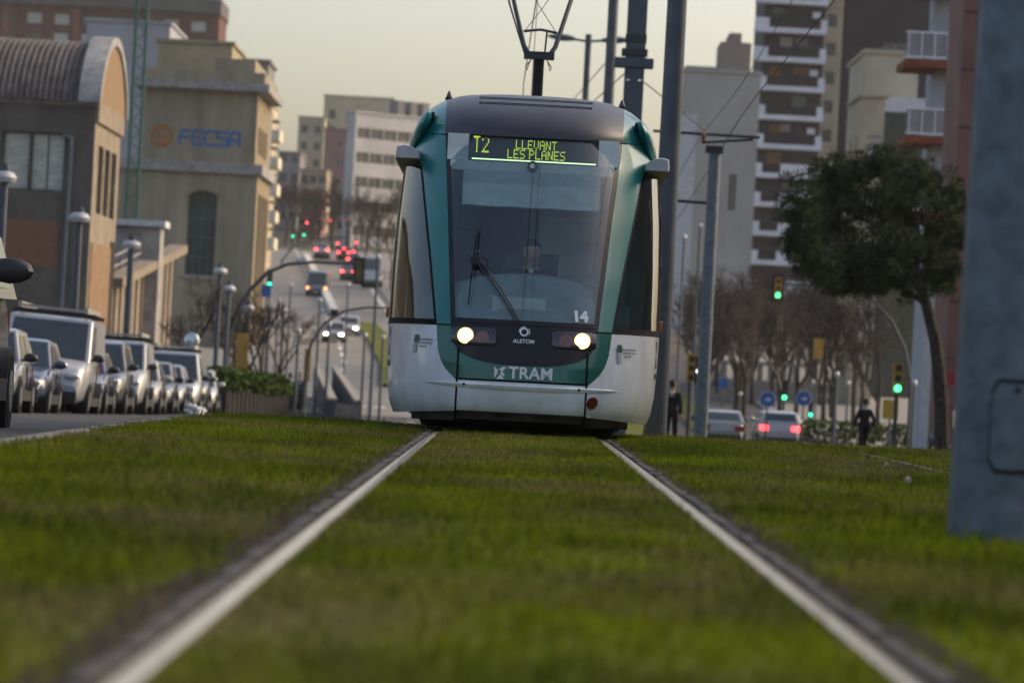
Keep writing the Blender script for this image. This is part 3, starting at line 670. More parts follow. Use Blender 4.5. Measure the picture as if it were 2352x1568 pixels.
# ------------------------------------------------------------------ buildings
wins = {}
pane_m = mat('window_pane', (.035, .042, .050), .08, var=.25, scale=.8, spec=.7)
pane_l = mat('shutter_pane', (.50, .50, .44), .6, var=.2, scale=1.5, stretch=(1, 1, 6))
frame_w = mat('window_frame', (.45, .44, .42), .5, var=.1); frame_d = mat('window_frame_dark', (.06, .055, .05), .5, var=.1)
def window(parent, o, ang, w_, h_, pm=pane_m, fm_=frame_w, bars=1, t=.07):
    key = (round(w_, 2), round(h_, 2), pm.name, fm_.name, bars)
    if key not in wins:
        f = MB(); f.box(0, w_, -.05, .03, 0, t).box(0, w_, -.05, .03, h_ - t, h_).box(0, t, -.05, .03, t, h_ - t).box(w_ - t, w_, -.05, .03, t, h_ - t)
        for i in range(bars): x = w_ * (i + 1) / (bars + 1); f.box(x - t * .4, x + t * .4, -.05, .03, t, h_ - t)
        q = MB().box(t * .5, w_ - t * .5, -.01, .0, t * .5, h_ - t * .5)
        wins[key] = (f.mesh('window', fm_, 0), q.mesh('pane', pm, 0))
    a, b = wins[key]; wo = obj('window', a, parent=parent); wo.location = o; wo.rotation_euler = (0, 0, ang); obj('pane', b, parent=wo); return wo
def facade(parent, o, r, W, H, ops, m, dep=.22, name='wall'):
    """wall with real openings. o: lower corner, r: unit direction (x,y) to the right seen from outside; ops: (u0,v0,u1,v1[,pane,frame,bars])"""
    rx, ry = r; nx, ny = ry, -rx; us = sorted({0, W} | {q for p in ops for q in (p[0], p[2])}); vs_ = sorted({0, H} | {q for p in ops for q in (p[1], p[3])})
    us = [u for u in us if 0 <= u <= W]; vs_ = [v for v in vs_ if 0 <= v <= H]
    pt = lambda u, v, d=0: (o[0] + rx * u - nx * d, o[1] + ry * u - ny * d, o[2] + v)
    mb = MB()
    for v0, v1 in zip(vs_[:-1], vs_[1:]):
        run = None
        for u0, u1 in zip(us[:-1], us[1:]):
            inside = any(p[0] - 1e-6 <= u0 and u1 <= p[2] + 1e-6 and p[1] - 1e-6 <= v0 and v1 <= p[3] + 1e-6 for p in ops)
            if not inside: run = [u0, u1] if run is None else [run[0], u1]
            if (inside or u1 == us[-1]) and run is not None:
                mb.add([pt(run[0], v0), pt(run[1], v0), pt(run[1], v1), pt(run[0], v1)], [(0, 1, 2, 3)]); run = None
    for p in ops:
        a, b, c, d = p[:4]
        mb.add([pt(a, b), pt(c, b), pt(c, b, dep), pt(a, b, dep)], [(0, 1, 2, 3)]); mb.add([pt(a, d), pt(c, d), pt(c, d, dep), pt(a, d, dep)], [(3, 2, 1, 0)])
        mb.add([pt(a, b), pt(a, d), pt(a, d, dep), pt(a, b, dep)], [(3, 2, 1, 0)]); mb.add([pt(c, b), pt(c, d), pt(c, d, dep), pt(c, b, dep)], [(0, 1, 2, 3)])
        ex = p[4:] + (None,) * (3 - len(p[4:]))
        window(parent, pt(a, b, dep), math.atan2(ry, rx), c - a, d - b, ex[0] or pane_m, ex[1] or frame_w, 1 if ex[2] is None else ex[2], min(.07, (c - a) * .1))
    return obj(name, mb, m, parent, smooth=0)
def block(name, label, x0, x1, y0, y1, z0, z1, m, front=(), right=(), left=(), roof_m=None, cat='building', group=None, parapet=.5, rz=0):
    """rectangular building; openings on the face towards the camera (front) and on the two sides"""
    cx, cy = (x0 + x1) / 2, (y0 + y1) / 2; g0 = z0 - 1.5
    t = thing(name, label, cat, (cx, cy, z0), R(rz), group); a, b = (x1 - x0) / 2, (y1 - y0) / 2; H = z1 - z0 + 1.5
    sh = lambda ops: [(p[0], p[1] + 1.5, p[2], p[3] + 1.5) + tuple(p[4:]) for p in ops]
    facade(t, (-a, -b, -1.5), (1, 0), 2 * a, H, sh(front), m, name='front_wall'); facade(t, (a, -b, -1.5), (0, 1), 2 * b, H, sh(right), m, name='side_wall')
    facade(t, (-a, b, -1.5), (0, -1), 2 * b, H, sh(left), m, name='side_wall'); facade(t, (a, b, -1.5), (-1, 0), 2 * a, H, [], m, name='rear_wall')
    h = z1 - z0
    obj('roof', MB().box(-a + .02, a - .02, -b + .02, b - .02, h - .6, h - .45), roof_m or concrete, t)
    pp = MB(); e = .18
    pp.box(-a - e, a + e, -b - e, -b + .2, h - .02, h + .22).box(-a - e, a + e, b - .2, b + e, h - .02, h + .22).box(-a - e, -a + .2, -b + .2, b - .2, h - .02, h + .22).box(a - .2, a + e, -b + .2, b - .2, h - .02, h + .22)
    obj('parapet', pp, roof_m or m, t, smooth=0); return t, a, b, h
def rowgrid(W, H, nx, ny, ww, wh, u0=None, v0=1.2, dv=3.0, **k):
    du = W / nx; ops = []
    for j in range(ny):
        for i in range(nx):
            u = du * (i + .5) - ww / 2; v = v0 + dv * j
            if v + wh < H: ops.append((u, v, u + ww, v + wh) + tuple(k.get('ex', ())))
    return ops
stucco_d = mat('dark_render', (.115, .105, .095), .9, var=.18, scale=.8, bump=.2, bscale=12); stucco_w = mat('tan_render', (.235, .195, .15), .9, var=.15, scale=.8, bump=.2, bscale=12)
fecsa_m = mat('fecsa_wall', (.29, .255, .185), .9, var=.22, scale=.45, stretch=(1.2, 1.2, .22), bump=.15, bscale=9)
trim_m = mat('stone_trim', (.30, .285, .275), .85, var=.2, scale=1.5); corr = mat('corrugated_roof', (.12, .108, .105), .85, var=.25, scale=2, bump=.3, bscale=18)
def brick_mat(name, ca, cb, sx=1.):
    m = bpy.data.materials.new(name); m.use_nodes = True; n = m.node_tree; b = n.nodes['Principled BSDF']; b.inputs['Roughness'].default_value = .9; b.inputs['Specular IOR Level'].default_value = .1
    tc = n.nodes.new('ShaderNodeTexCoord'); sp = n.nodes.new('ShaderNodeSeparateXYZ'); cb_ = n.nodes.new('ShaderNodeCombineXYZ'); ad = n.nodes.new('ShaderNodeMath'); ad.operation = 'ADD'
    n.links.new(tc.outputs['Object'], sp.inputs[0]); n.links.new(sp.outputs[0], ad.inputs[0]); n.links.new(sp.outputs[1], ad.inputs[1]); n.links.new(ad.outputs[0], cb_.inputs[0]); n.links.new(sp.outputs[2], cb_.inputs[1])
    br = n.nodes.new('ShaderNodeTexBrick'); n.links.new(cb_.outputs[0], br.inputs[0]); br.inputs['Scale'].default_value = 3.2 * sx
    br.inputs['Color1'].default_value = (*ca, 1); br.inputs['Color2'].default_value = (*cb, 1); br.inputs['Mortar'].default_value = (.2, .17, .13, 1); br.inputs['Mortar Size'].default_value = .03
    n.links.new(br.outputs[0], b.inputs['Base Color']); return m
brick_o = brick_mat('gable_brick', (.25, .16, .078), (.19, .118, .058)); brick_r = brick_mat('infill_brick', (.21, .085, .045), (.16, .065, .04)); brick_f = mat('red_facade', (.125, .062, .050), .85, var=.2, scale=.5)

# --- hall with the corrugated barrel roof (left)
HX, HY0, HY1 = -18.3, 163.0, 173.4; gz = zl(165)
hall = thing('barrel_roof_hall', 'dark rendered hall with a corrugated barrel roof and brick gable', 'building', (HX, HY0, gz))
def hz(py, Y=HY0, px=130): return P(px, py, Y).z - gz
HW = 16.0; eave = hz(232); top = hz(82, 168.2, 245) - .45
wt, wb_ = hz(306), hz(440); bt, bb = hz(507), hz(615)
ux = lambda px: HW + (P(px, 400, HY0).x - HX)
facade(hall, (-HW, 0, -1.5), (1, 0), HW, eave + 1.5, [(ux(-105), wb_ + 1.5, ux(-4), wt + 1.5, pane_l, frame_d, 1), (ux(0) + .05, wb_ + 1.5, ux(66), wt + 1.5, pane_l, frame_d, 0), (ux(68), wb_ + 1.5, ux(146), wt + 1.5, pane_l, frame_d, 1)], stucco_d, .3, 'front_wall')
obj('brick_infill', MB().box(ux(-110) - HW, ux(141) - HW, -.03, .1, bb, bt), brick_r, hall); obj('lintel_band', MB().box(-HW, .05, -.09, .1, eave - .15, eave + .12), trim_m, hall)
obj('downpipe', MB().tube([(ux(140) - HW, -.12, wt - .1), (ux(160) - HW, -.12, wt - .15), (ux(161) - HW, -.13, wt - .5), (ux(157) - HW, -.13, 0)], .09, 8), mat('pipe_grey', (.10, .12, .15), .5), hall)
D = HY1 - HY0; cyy = D / 2
def arch(t): return (cyy - (cyy + .25) * math.cos(t), eave + (top - eave) * math.sin(t) ** 1.35)
NR = 58
for i in range(NR):      # corrugated ribs, one by one
    x0 = -HW + (HW - .7) * i / NR; x1 = -HW + (HW - .7) * (i + 1) / NR; mb = MB(); rows = []
    for k in range(15):
        y, z = arch(math.pi * k / 14); nrm = Vector((0, -(math.cos(math.pi * k / 14)), math.sin(math.pi * k / 14))); r_ = []
        for q, hgt in ((0, 0), (.18, .08), (.5, .13), (.82, .08), (1, 0)): r_.append((x0 + (x1 - x0) * q, y + nrm.y * hgt, z + nrm.z * hgt))
        rows.append(r_)
    mb.grid(rows, flip=True); obj('roof_rib', mb, corr, hall, smooth=50)
gf = MB(); rows = []
for k in range(25):
    y, z = arch(math.pi * k / 24); n_ = Vector((0, -math.cos(math.pi * k / 24), math.sin(math.pi * k / 24))); rows.append([(-.75, y + n_.y * .12, z + n_.z * .12), (-.7, y + n_.y * .36, z + n_.z * .36), (.25, y + n_.y * .36, z + n_.z * .36), (.25, y - n_.y * .02, z - n_.z * .02), (0.05, y - n_.y * .02, z - n_.z * .02)])
gf.grid(rows, flip=True); obj('gable_rim', gf, mat('pale_render', (.30, .295, .29), .8, var=.25, scale=1.4), hall, smooth=40)
ga = [arch(math.pi * k / 24) for k in range(25)]; gm = MB(); gm.prism([(y, z) for y, z in ga], (0.08, 0, 0), (0, 1, 0), (0, 0, 1), (.06, 0, 0)); gm_ = obj('gable_wall', gm, brick_o, hall, smooth=0)
sv = eave - 4.6; slots = [(D * a, sv + 1.5, D * b, sv + 1.5 + 2.9, pane_m, frame_w, 0) for a, b in ((.17, .36), (.42, .62), (.68, .88))]
facade(hall, (0.02, 0, -1.5), (0, 1), D, eave + 1.5, slots, stucco_w, .5, 'side_wall')
obj('gable_sill', MB().box(-.02, .16, 0, D, eave - 1.7 + .9, eave + .05), stucco_w, hall); obj('brick_infill', MB().box(-.05, .07, D * .06, D * .80, -1.4, sv - 1.3), mat('tan_brick', (.23, .15, .09), .9, var=.2, scale=2), hall)
obj('doorway', MB().box(-.05, .062, D * .80, D * .98, -1.4, sv - 1.0), mat('dark_recess', (.03, .025, .022), .9), hall)
# yard wall of green sheet panels in front of the hall
pw = thing('panel_fence', 'dark green sheet metal yard fence in front of the barrel roof hall', 'fence', (-13.6, 118, zl(118) + .13)); pgm = mat('fence_green', (.030, .050, .052), .6, var=.25, scale=1.2, stretch=(6, 6, .5))
for i in range(13):
    hh = 2.3 - .05 * i; y_ = i * 2.42
    obj('panel', MB().box(-.04 - .02 * (i % 2), .04, y_ + .03, y_ + 2.38, 0, hh), pgm, pw); obj('post', MB().cyl((.07, y_, 0), (.07, y_, hh + .1), .05, n=8), dark_metal, pw)
for i in (1, 2): obj('barb_arm', MB().tube([(.07, i * 2.42, 2.3), (-.35, i * 2.42, 2.9)], .04, 6), dark_metal, pw)
# --- pilastered wall climbing to the tower
A = P(275, 645, 176); B = P(430, 568, 209)
pwl = thing('pilaster_wall', 'tan building front with rows of dark slits between pilasters', 'building', (-18.3, 176, zl(190))); L_ = 208.5 - 176
pz = lambda t: (A.z - zl(190)) * (1 - t) + (B.z - zl(190)) * t
mb = MB(); mb.prism([(0, -1.5), (L_, -1.5), (L_, pz(1)), (0, pz(0))], (-.6, 0, 0), (0, 1, 0), (0, 0, 1), (-6, 0, 0)); obj('wall', mb, mat('slit_wall', (.055, .045, .04), .9, var=.1), pwl)
for i in range(13):
    t0 = i / 13 + .012; t1 = t0 + .043; mb = MB(); mb.prism([(L_ * t0, -1.5), (L_ * t1, -1.5), (L_ * t1, pz(t1) - .3), (L_ * t0, pz(t0) - .3)], (-.6, 0, 0), (0, 1, 0), (0, 0, 1), (.22, 0, 0)); obj('pilaster', mb, stucco_w, pwl)
mb = MB(); mb.prism([(-.4, pz(0) - .3), (L_ + .5, pz(1) - .3), (L_ + .5, pz(1) + .12), (-.4, pz(0) + .12)], (-.7, 0, 0), (0, 1, 0), (0, 0, 1), (.95, 0, 0)); obj('cornice', mb, stucco_w, pwl)
for k in (.5, 1.0): obj('roof_rail', MB().tube([(-.6, 1, pz(0) + k), (-.6, L_ - 6, pz(.82) + k)], .045, 6), trim_m, pwl)
for i in range(9): t = .03 + i * .095; obj('rail_post', MB().cyl((-.6, L_ * t, pz(t)), (-.6, L_ * t, pz(t) + 1.02), .035, n=6), trim_m, pwl)
kp = P(315, 505, 192); kx = thing('roof_kiosk', 'small grey roof cabin with a white cap behind the roof railing', 'cabin', (kp.x, 193, zl(193)))
khh = kp.z - zl(193); obj('body', MB().box(-1.2, 1.2, -1, 1, -1, khh - .3), trim_m, kx); obj('cap', MB().box(-1.45, 1.45, -1.3, 1.3, khh - .3, khh), mat('cap_white', (.5, .52, .55), .6), kx)
# --- tower with the painted company sign
FX, FY, FD = -18.2, 263.0, 14.0; fz = zl(263); FW = 16.0
fe = thing('sign_tower', 'ochre rendered tower with FECSA painted in blue beside an orange ring', 'building', (FX, FY, fz)); fzz = lambda py, px=450: P(px, py, FY).z - fz
fu = lambda px, py: FW + P(px, py, FY).x - FX
zc0, zc1, ztop = fzz(395), fzz(372), fzz(205)
ax0, ax1 = fu(427, 560) - FW, fu(494, 560) - FW; az0, az1 = fzz(632), fzz(455); rr = (ax1 - ax0) / 2; mcx = (ax0 + ax1) / 2; atop = az1 + rr * .55
gglass = mat('green_glass', (.030, .055, .055), .2, var=.35, scale=.6); gbar = mat('bar_green', (.05, .09, .08), .5)
facade(fe, (-FW, 0, -3), (1, 0), FW, zc0 + 3, [(ax0 + FW, az0 + 3, ax1 + FW, atop + 3, gglass, gbar, 3)], fecsa_m, .55, 'front_wall')
for s_ in (-1, 1):
    cv = [(mcx + s_ * rr * math.cos(a), az1 + rr * .55 * math.sin(a)) for a in zr_(0, math.pi / 2, 8)]
    obj('arch_spandrel', MB().prism([(mcx + s_ * rr, atop + .02)] + cv if s_ < 0 else ([(mcx + s_ * rr, atop + .02)] + cv)[::-1], (0, .004, 0), (1, 0, 0), (0, 0, 1), (0, .5, 0)), fecsa_m, fe, smooth=0)
for zq_ in (az0 + (az1 - az0) * k for k in (.25, .5, .75)): obj('transom', MB().box(ax0, ax1, .47, .53, zq_ - .05, zq_ + .05), gbar, fe)
obj('window_sill', MB().box(ax0 - .25, ax1 + .25, -.18, .1, az0 - .22, az0 - .01), trim_m, fe)
UL = fu(322, 290); facade(fe, (-FW + UL, .15, zc1), (1, 0), FW - .25 - UL, ztop - zc1, [], fecsa_m, .3, 'upper_wall')
slot = [(FD * a, zc0 - 12 + 3, FD * b, zc0 - 1.2 + 3, frame_pane, frame_d, 0) for a, b, frame_pane in ((.16, .34, pane_m), (.42, .60, pane_m), (.68, .86, pane_m))]
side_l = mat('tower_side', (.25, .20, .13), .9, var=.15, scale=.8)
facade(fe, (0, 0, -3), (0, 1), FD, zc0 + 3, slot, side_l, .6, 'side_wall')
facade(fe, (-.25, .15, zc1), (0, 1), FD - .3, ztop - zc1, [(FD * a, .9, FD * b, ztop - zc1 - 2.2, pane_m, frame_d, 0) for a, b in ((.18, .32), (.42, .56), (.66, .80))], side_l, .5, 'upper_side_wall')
obj('string_course', MB().box(-FW, .35, -.4, FD, zc0, zc1), trim_m, fe); obj('cornice', MB().box(-FW + UL - .5, .55, -.75, FD + .4, ztop, ztop + .55), trim_m, fe)
obj('cornice_top', MB().box(-FW + UL, .2, -.3, FD, ztop + .55, ztop + 1.3), fecsa_m, fe)
obj('parapet_step', MB().box(-3.4, -.6, 1.0, FD - 1, ztop + 1.3, ztop + 2.3), fecsa_m, fe)
# arched surround
fr = MB(); oo = [(mcx + (rr + .22) * math.cos(a), az1 + (rr + .22) * .6 * math.sin(a)) for a in zr_(0, math.pi, 13)]; ii = [(mcx + rr * math.cos(a), az1 + rr * .55 * math.sin(a)) for a in zr_(0, math.pi, 13)]
for a, b, c, d in zip(oo[:-1], oo[1:], ii[1:], ii[:-1]): fr.prism([a, b, c, d], (0, -.12, 0), (1, 0, 0), (0, 0, 1), (0, .14, 0))
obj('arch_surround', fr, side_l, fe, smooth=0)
# painted sign
def strokes(pls, wd, o, sx, sz, m, parent, name, y=-.03):
    mb = MB()
    for pl in pls:
        for (a, b), (c, d) in zip(pl[:-1], pl[1:]):
            p0 = Vector((o[0] + a * sx, 0, o[1] + b * sz)); p1 = Vector((o[0] + c * sx, 0, o[1] + d * sz)); dv = (p1 - p0).normalized(); nn_ = Vector((-dv.z, 0, dv.x)) * wd / 2; p0 -= dv * wd * .35; p1 += dv * wd * .35
            mb.add([p0 + nn_ + Vector((0, y, 0)), p1 + nn_ + Vector((0, y, 0)), p1 - nn_ + Vector((0, y, 0)), p0 - nn_ + Vector((0, y, 0))], [(0, 1, 2, 3)]); y -= .0009
    return obj(name, mb, m, parent, smooth=0)
blue_p = mat('sign_blue', (.055, .15, .36), .8, var=.2, scale=3); or_p = mat('sign_orange', (.36, .16, .055), .8, var=.2, scale=3)
LT = {'F': [[(0, 0), (0, .5), (.25, 1), (1, 1)], [(0, .5), (.8, .5)]], 'E': [[(1, 0), (.15, 0), (0, .25), (0, .6), (.2, 1), (1, 1)], [(0, .5), (.8, .5)]], 'C': [[(1, 0), (.2, 0), (0, .3), (0, .7), (.2, 1), (1, 1)]],
      'S': [[(0, 0), (.9, 0), (1, .15), (1, .45), (.9, .52), (.1, .52), (0, .6), (0, .85), (.15, 1), (1, 1)]], 'A': [[(0, 0), (0, .7), (.25, 1), (.8, 1), (1, .8), (1, 0)], [(0, .42), (1, .42)]]}
lx0 = fu(412, 318) - FW; lx1 = fu(556, 318) - FW; lz0 = fzz(333, 484); lz1 = fzz(302, 484); stp = (lx1 - lx0) / 5
for i, ch in enumerate('FECSA'): strokes(LT[ch], .19, (lx0 + i * stp, lz0 + (.0)), stp * .80, lz1 - lz0, blue_p, fe, 'painted_letter', .11)
oc = P(371, 312, FY); orx = oc.x - FX; orz = oc.z - fz; ro_ = .78
ok = MB(); rows = [[(orx + r_ * math.cos(a), .10, orz + r_ * math.sin(a)) for r_ in (ro_ - .2, ro_)] for a in zr_(0, 2 * math.pi, 33)]; ok.grid(rows); obj('painted_ring', ok, or_p, fe, smooth=0)
strokes([[(1, 1), (.1, 1), (0, .85), (0, .6), (.1, .5), (.9, .5), (1, .4), (1, .15), (.9, 0), (0, 0)]], .2, (orx - .28, orz - .52), .56, 1.04, or_p, fe, 'painted_letter', .09)
# penthouse, stair head and drum behind the tower
p0, p1 = P(377, 108, 285), P(546, 108, 285); pb = P(377, 200, 285)
block('roof_penthouse', 'plain ochre roof block above the sign tower', p0.x, p1.x, 280, 292, zl(263) + 2, p0.z, mat('ochre', (.33, .285, .19), .9, var=.12, scale=.6), roof_m=fecsa_m)
bs_ = P(455, 145, 280).x; me = text_mesh('VALLEHERMOSO', .42, .01, mat('faded_blue', (.25, .29, .36), .8, var=0), .0)
p0, p1 = P(546, 145, 300), P(621, 145, 300)
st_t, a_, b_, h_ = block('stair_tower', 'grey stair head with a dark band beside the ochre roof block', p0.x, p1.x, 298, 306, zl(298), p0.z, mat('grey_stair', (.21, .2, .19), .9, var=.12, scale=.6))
ww_ = p1.x - p0.x; hb = P(580, 167, 300).z - zl(298); hc = P(580, 183, 300).z - zl(298)
obj('dark_band', MB().box(-ww_ * .5 - .02 + .1, ww_ * .28, -4.05, -3.9, hb, h_ - .1), mat('louvre_dark', (.05, .035, .03), .8), st_t); obj('painted_sunlight', MB().box(-ww_ * .5 + .1, ww_ * .28, -4.06, -3.9, hc, hb - .25), mat('sunlight_peach', (.66, .55, .42), .7), st_t)  # peach patch paints sunlight onto the stair head

# --- plain pale party wall, crane mast, red apartment block (upper left)
p0, p1 = P(200, 60, 330), P(391, 60, 330)
block('party_wall_house', 'tall house with a blank lilac grey party wall behind the hall', p0.x, p1.x, 330, 345, zl(330), P(300, 52, 330).z, mat('lilac_render', (.34, .345, .38), .9, var=.12, scale=.25))
cp = P(312, 300, 240); cr = thing('crane_mast', 'green lattice crane mast standing before the lilac party wall', 'crane', (cp.x, 240, zl(240))); cgm = mat('crane_green', (.012, .10, .085), .6, var=.2)
q = .33; ch = P(322, -40, 240).z - zl(240) + 6
for sx in (-1, 1):
    for sy in (-1, 1): obj('mast_leg', MB().box(sx * q - .07, sx * q + .07, sy * q - .07, sy * q + .07, 0, ch), cgm, cr)
nb = int(ch / .62)
for k in range(nb):
    z = k * .62
    for (a, b) in (((-q, -q), (q, -q)), ((q, -q), (q, q)), ((-q, q), (-q, -q))):
        if k % 2: a, b = b, a
        obj('lattice_bar', MB().tube([(a[0], a[1], z), (b[0], b[1], z + .62)], .045, 4), cgm, cr)
p1 = P(503, 60, 630); rx1 = p1.x; rzt = P(300, -8, 630).z; g_ = 12
rw = 46.0; fl = 3.05; ops = []; H_ = rzt - g_
wpale = mat('balcony_white', (.55, .56, .58), .7, var=.15, scale=.4)
for j in range(int(H_ / fl)):
    v = H_ - 5.2 - j * fl
    if v < 18: break
    for i in range(10):
        u = 1.0 + i * 4.5; k = (i * 7 + j * 3) % 5; ops.append((u, v, u + (2.4 if k else 3.2), v + 1.7, pane_l if k in (1, 3) else pane_m, frame_w if k % 2 else frame_d, 1))
apt, a_, b_, h_ = block('red_apartment_block', 'large red brick apartment block with a heavy dark roof slab', rx1 - rw, rx1, 630, 646, g_, rzt - 2.4, brick_f, front=ops)
obj('roof_slab', MB().box(-a_ - .5, a_ + .3, -b_ - 1.2, b_, h_ + .25, h_ + 2.6), mat('slab_dark', (.12, .11, .11), .9, var=.15, scale=.2), apt)
for u in (10.5, 22, 34): obj('brick_pier', MB().box(-a_ + u, -a_ + u + 1.1, -b_ - .35, -b_, 0, h_), mat('pier_red', (.22, .10, .075), .9, var=.15), apt)
for i, (u, v, w2) in enumerate(((14, H_ - 10.6, 5), (27, H_ - 7.6, 5.6), (27.5, H_ - 11.6, 5), (41, H_ - 12.0, 2.6), (44, H_ - 12.0, 1.6), (37, H_ - 9.2, 4))):
    obj('balcony', MB().box(-a_ + u, -a_ + u + w2, -b_ - .8, -b_ - .02, v, v + (2.6 if i > 2 else 1.3)), wpale, apt)
obj('roof_plant_room', MB().box(a_ - 14, a_ - 8, -b_ + 2, b_ - 2, h_ + 2.6, h_ + 6), brick_f, apt)
# --- houses along the far avenue
cream = mat('cream_render', (.47, .43, .31), .9, var=.12, scale=.3); pink = mat('pink_brick', (.25, .165, .15), .9, var=.15, scale=.4); ribbon_w = mat('ribbon_white', (.52, .50, .48), .85, var=.1, scale=.4); greyh = mat('grey_house', (.25, .24, .235), .9, var=.15, scale=.4)
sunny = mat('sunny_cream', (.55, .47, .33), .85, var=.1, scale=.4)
pa = P(640, 240, 430); zt_ = pa.z; gz_ = zl(430)
bal, a_, b_, h_ = block('balcony_house', 'cream house with a stack of sunlit balconies next to the sign tower', pa.x - 9, pa.x - .9, 430, 444, gz_, zt_, sunny, right=rowgrid(14, zt_ - gz_, 3, 8, 1.4, 1.9))
for j in range(8):
    z = 2.6 + j * 3.02
    if z + 1.2 < h_:
        bo = obj('balcony', MB().box(a_, a_ + 1.25, -b_ - .4, -b_ + 5.2, z, z + 1.25), mat('balcony_cream', (.68, .60, .46), .8, var=.1), bal); obj('awning', MB().box(a_, a_ + 1.0, -b_ - .3, -b_ + 4, z + 2.2, z + 2.35), mat('awning_green', (.09, .13, .12), .8), bo)
def far_house(name, label, pxl, pxr, pyt, Y, dep, m, nx, ny, ww=1.3, wh=1.5, dv=3.0, rz=0, ex=(), side=True, pyl=None):
    a = P(pxl, pyt, Y); b = P(pxr, pyt, Y); g = ter(-9, Y); H = max(a.z, b.z) - g; W = b.x - a.x
    return block(name, label, a.x, b.x, Y, Y + dep, g, g + H, m, front=rowgrid(W, H, nx, ny, ww, wh, dv=dv, ex=ex), right=rowgrid(dep, H, 3, ny, ww, wh, dv=dv) if side else (), left=rowgrid(dep, H, 3, ny, ww, wh, dv=dv) if side else (), rz=rz)
far_house('cream_block', 'broad cream apartment block with a flat roof at the top of the avenue', 745, 905, 228, 700, 18, cream, 4, 8, 1.3, 1.7)
far_house('cream_block', 'lower cream wing with satellite dishes left of the broad cream block', 686, 746, 272, 690, 16, mat('cream_b', (.42, .39, .29), .9, var=.12, scale=.3), 2, 7, 1.2, 1.5)
far_house('brick_tower', 'windowless pinkish brick flank of a tower house on the avenue', 746, 815, 300, 620, 20, pink, 1, 7, .8, 1.2)
far_house('grey_house', 'narrow grey house wedged at the left of the far avenue', 640, 690, 352, 600, 16, greyh, 2, 9, 1.2, 1.5)
far_house('tan_house', 'tan house front below the cream wing on the avenue', 690, 750, 392, 585, 14, mat('tan_house', (.36, .29, .22), .9, var=.12, scale=.3), 3, 6, 1.1, 1.4)
far_house('red_garage', 'low dull red house at the foot of the tan house', 694, 742, 440, 560, 12, mat('dull_red', (.19, .085, .08), .9, var=.12, scale=.3), 2, 3, 1.6, 1.2)
far_house('dark_shop', 'small house with dark shutters under the pink brick tower', 775, 812, 425, 545, 12, mat('pale_low', (.4, .36, .3), .9, var=.12), 1, 3, 1.9, 1.4)
# ribbon window office
ra = P(818, 258, 520); rg_ = ter(-9, 520); RH = ra.z - rg_; RW = 30.0; rops = []
for j in range(8):
    v = 1.3 + j * 3.3
    if v + 1.5 < RH:
        for i in range(13): rops.append((.4 + i * 2.25, v, .4 + i * 2.25 + 2.1, v + 1.45, pane_m, frame_w, 1))
RCX = ra.x + 15 * math.cos(R(38)) - 1 * math.sin(R(38)); RCY = 520 + 15 * math.sin(R(38)) + 1 * math.cos(R(38))
rb_, a_, b_, h_ = block('ribbon_window_office', 'long white office with dark ribbon windows behind the tram', RCX - 15, RCX + 15, RCY - 1, RCY + 1, rg_, ra.z, ribbon_w, front=rops, rz=38)
for x in (3.0, 5.2, 7.2): obj('chimney', MB().box(-a_ + x + 4, -a_ + x + 5.1, -1, 1, h_, h_ + 2.2), greyh, rb_)
far_house('red_wing_house', 'plain cream house behind the chimneys of the white office', 880, 1010, 268, 640, 14, mat('cream_c', (.44, .41, .33), .9, var=.12, scale=.3), 4, 8)
# --- right hand side
pl0, pl1 = P(1570, 160, 350), P(1748, 160, 350); prz = P(1680, 168, 350).z
bw, a_, b_, h_ = block('beige_slab', 'tall beige slab with one narrow window and a pale left strip', pl0.x, pl1.x, 350, 366, zr(300) + 1, prz, mat('beige_slab', (.37, .355, .335), .9, var=.1, scale=.2), front=[(4.6, prz - zr(300) - 13.6, 5.4, prz - zr(300) - 10.2)])
obj('pale_strip', MB().box(-a_ - .02, -a_ + 1.5, -b_ - .12, -b_ + .2, -1, h_ - 4.0), mat('pale_strip', (.46, .48, .51), .8, var=.1), bw)
obj('roof_box', MB().box(-.2, 2.6, -b_ + 1, 0, h_, h_ + 2.9), mat('plant_brown', (.26, .22, .19), .9), bw); obj('roof_box', MB().box(.6, 1.7, -b_ + 1.5, 0, h_ + 2.9, h_ + 3.8), mat('plant_brown', (.26, .22, .19), .9), bw); obj('roof_box', MB().box(-a_ + .2, a_ - 2.2, -b_ + .4, 2, h_, h_ + .5), greyh, bw)
# balcony tower
tl, tr_ = P(1752, 100, 400), P(1892, 100, 400); tg = 6.0; TW = tr_.x - tl.x; TH = P(1800, -160, 400).z - tg
balc = mat('tower_balcony', (.66, .67, .72), .7, var=.08, scale=.4); tower_d = mat('tower_dark', (.040, .042, .055), .7, var=.15, scale=.3); tower_b = mat('tower_beige', (.43, .385, .29), .85, var=.1, scale=.3)
zo = P(1800, 72, 400).z - tg; stf = 3.02; base = zo % stf
tops = []; pane_t = mat('tower_pane', (.026, .028, .038), .5, var=.2, scale=.5, spec=.25)
for j in range(int(TH / stf)):
    z = base + j * stf
    if z + 2.4 < TH and z > 4: tops.append((.7, z + .25, TW - .3, z + 2.45, pane_t, frame_d, 2))
tw, a_, b_, h_ = block('balcony_tower', 'high tower with white wrap around balconies on dark walls', tl.x, tr_.x, 400, 416, tg, tg + TH, tower_d, front=tops)
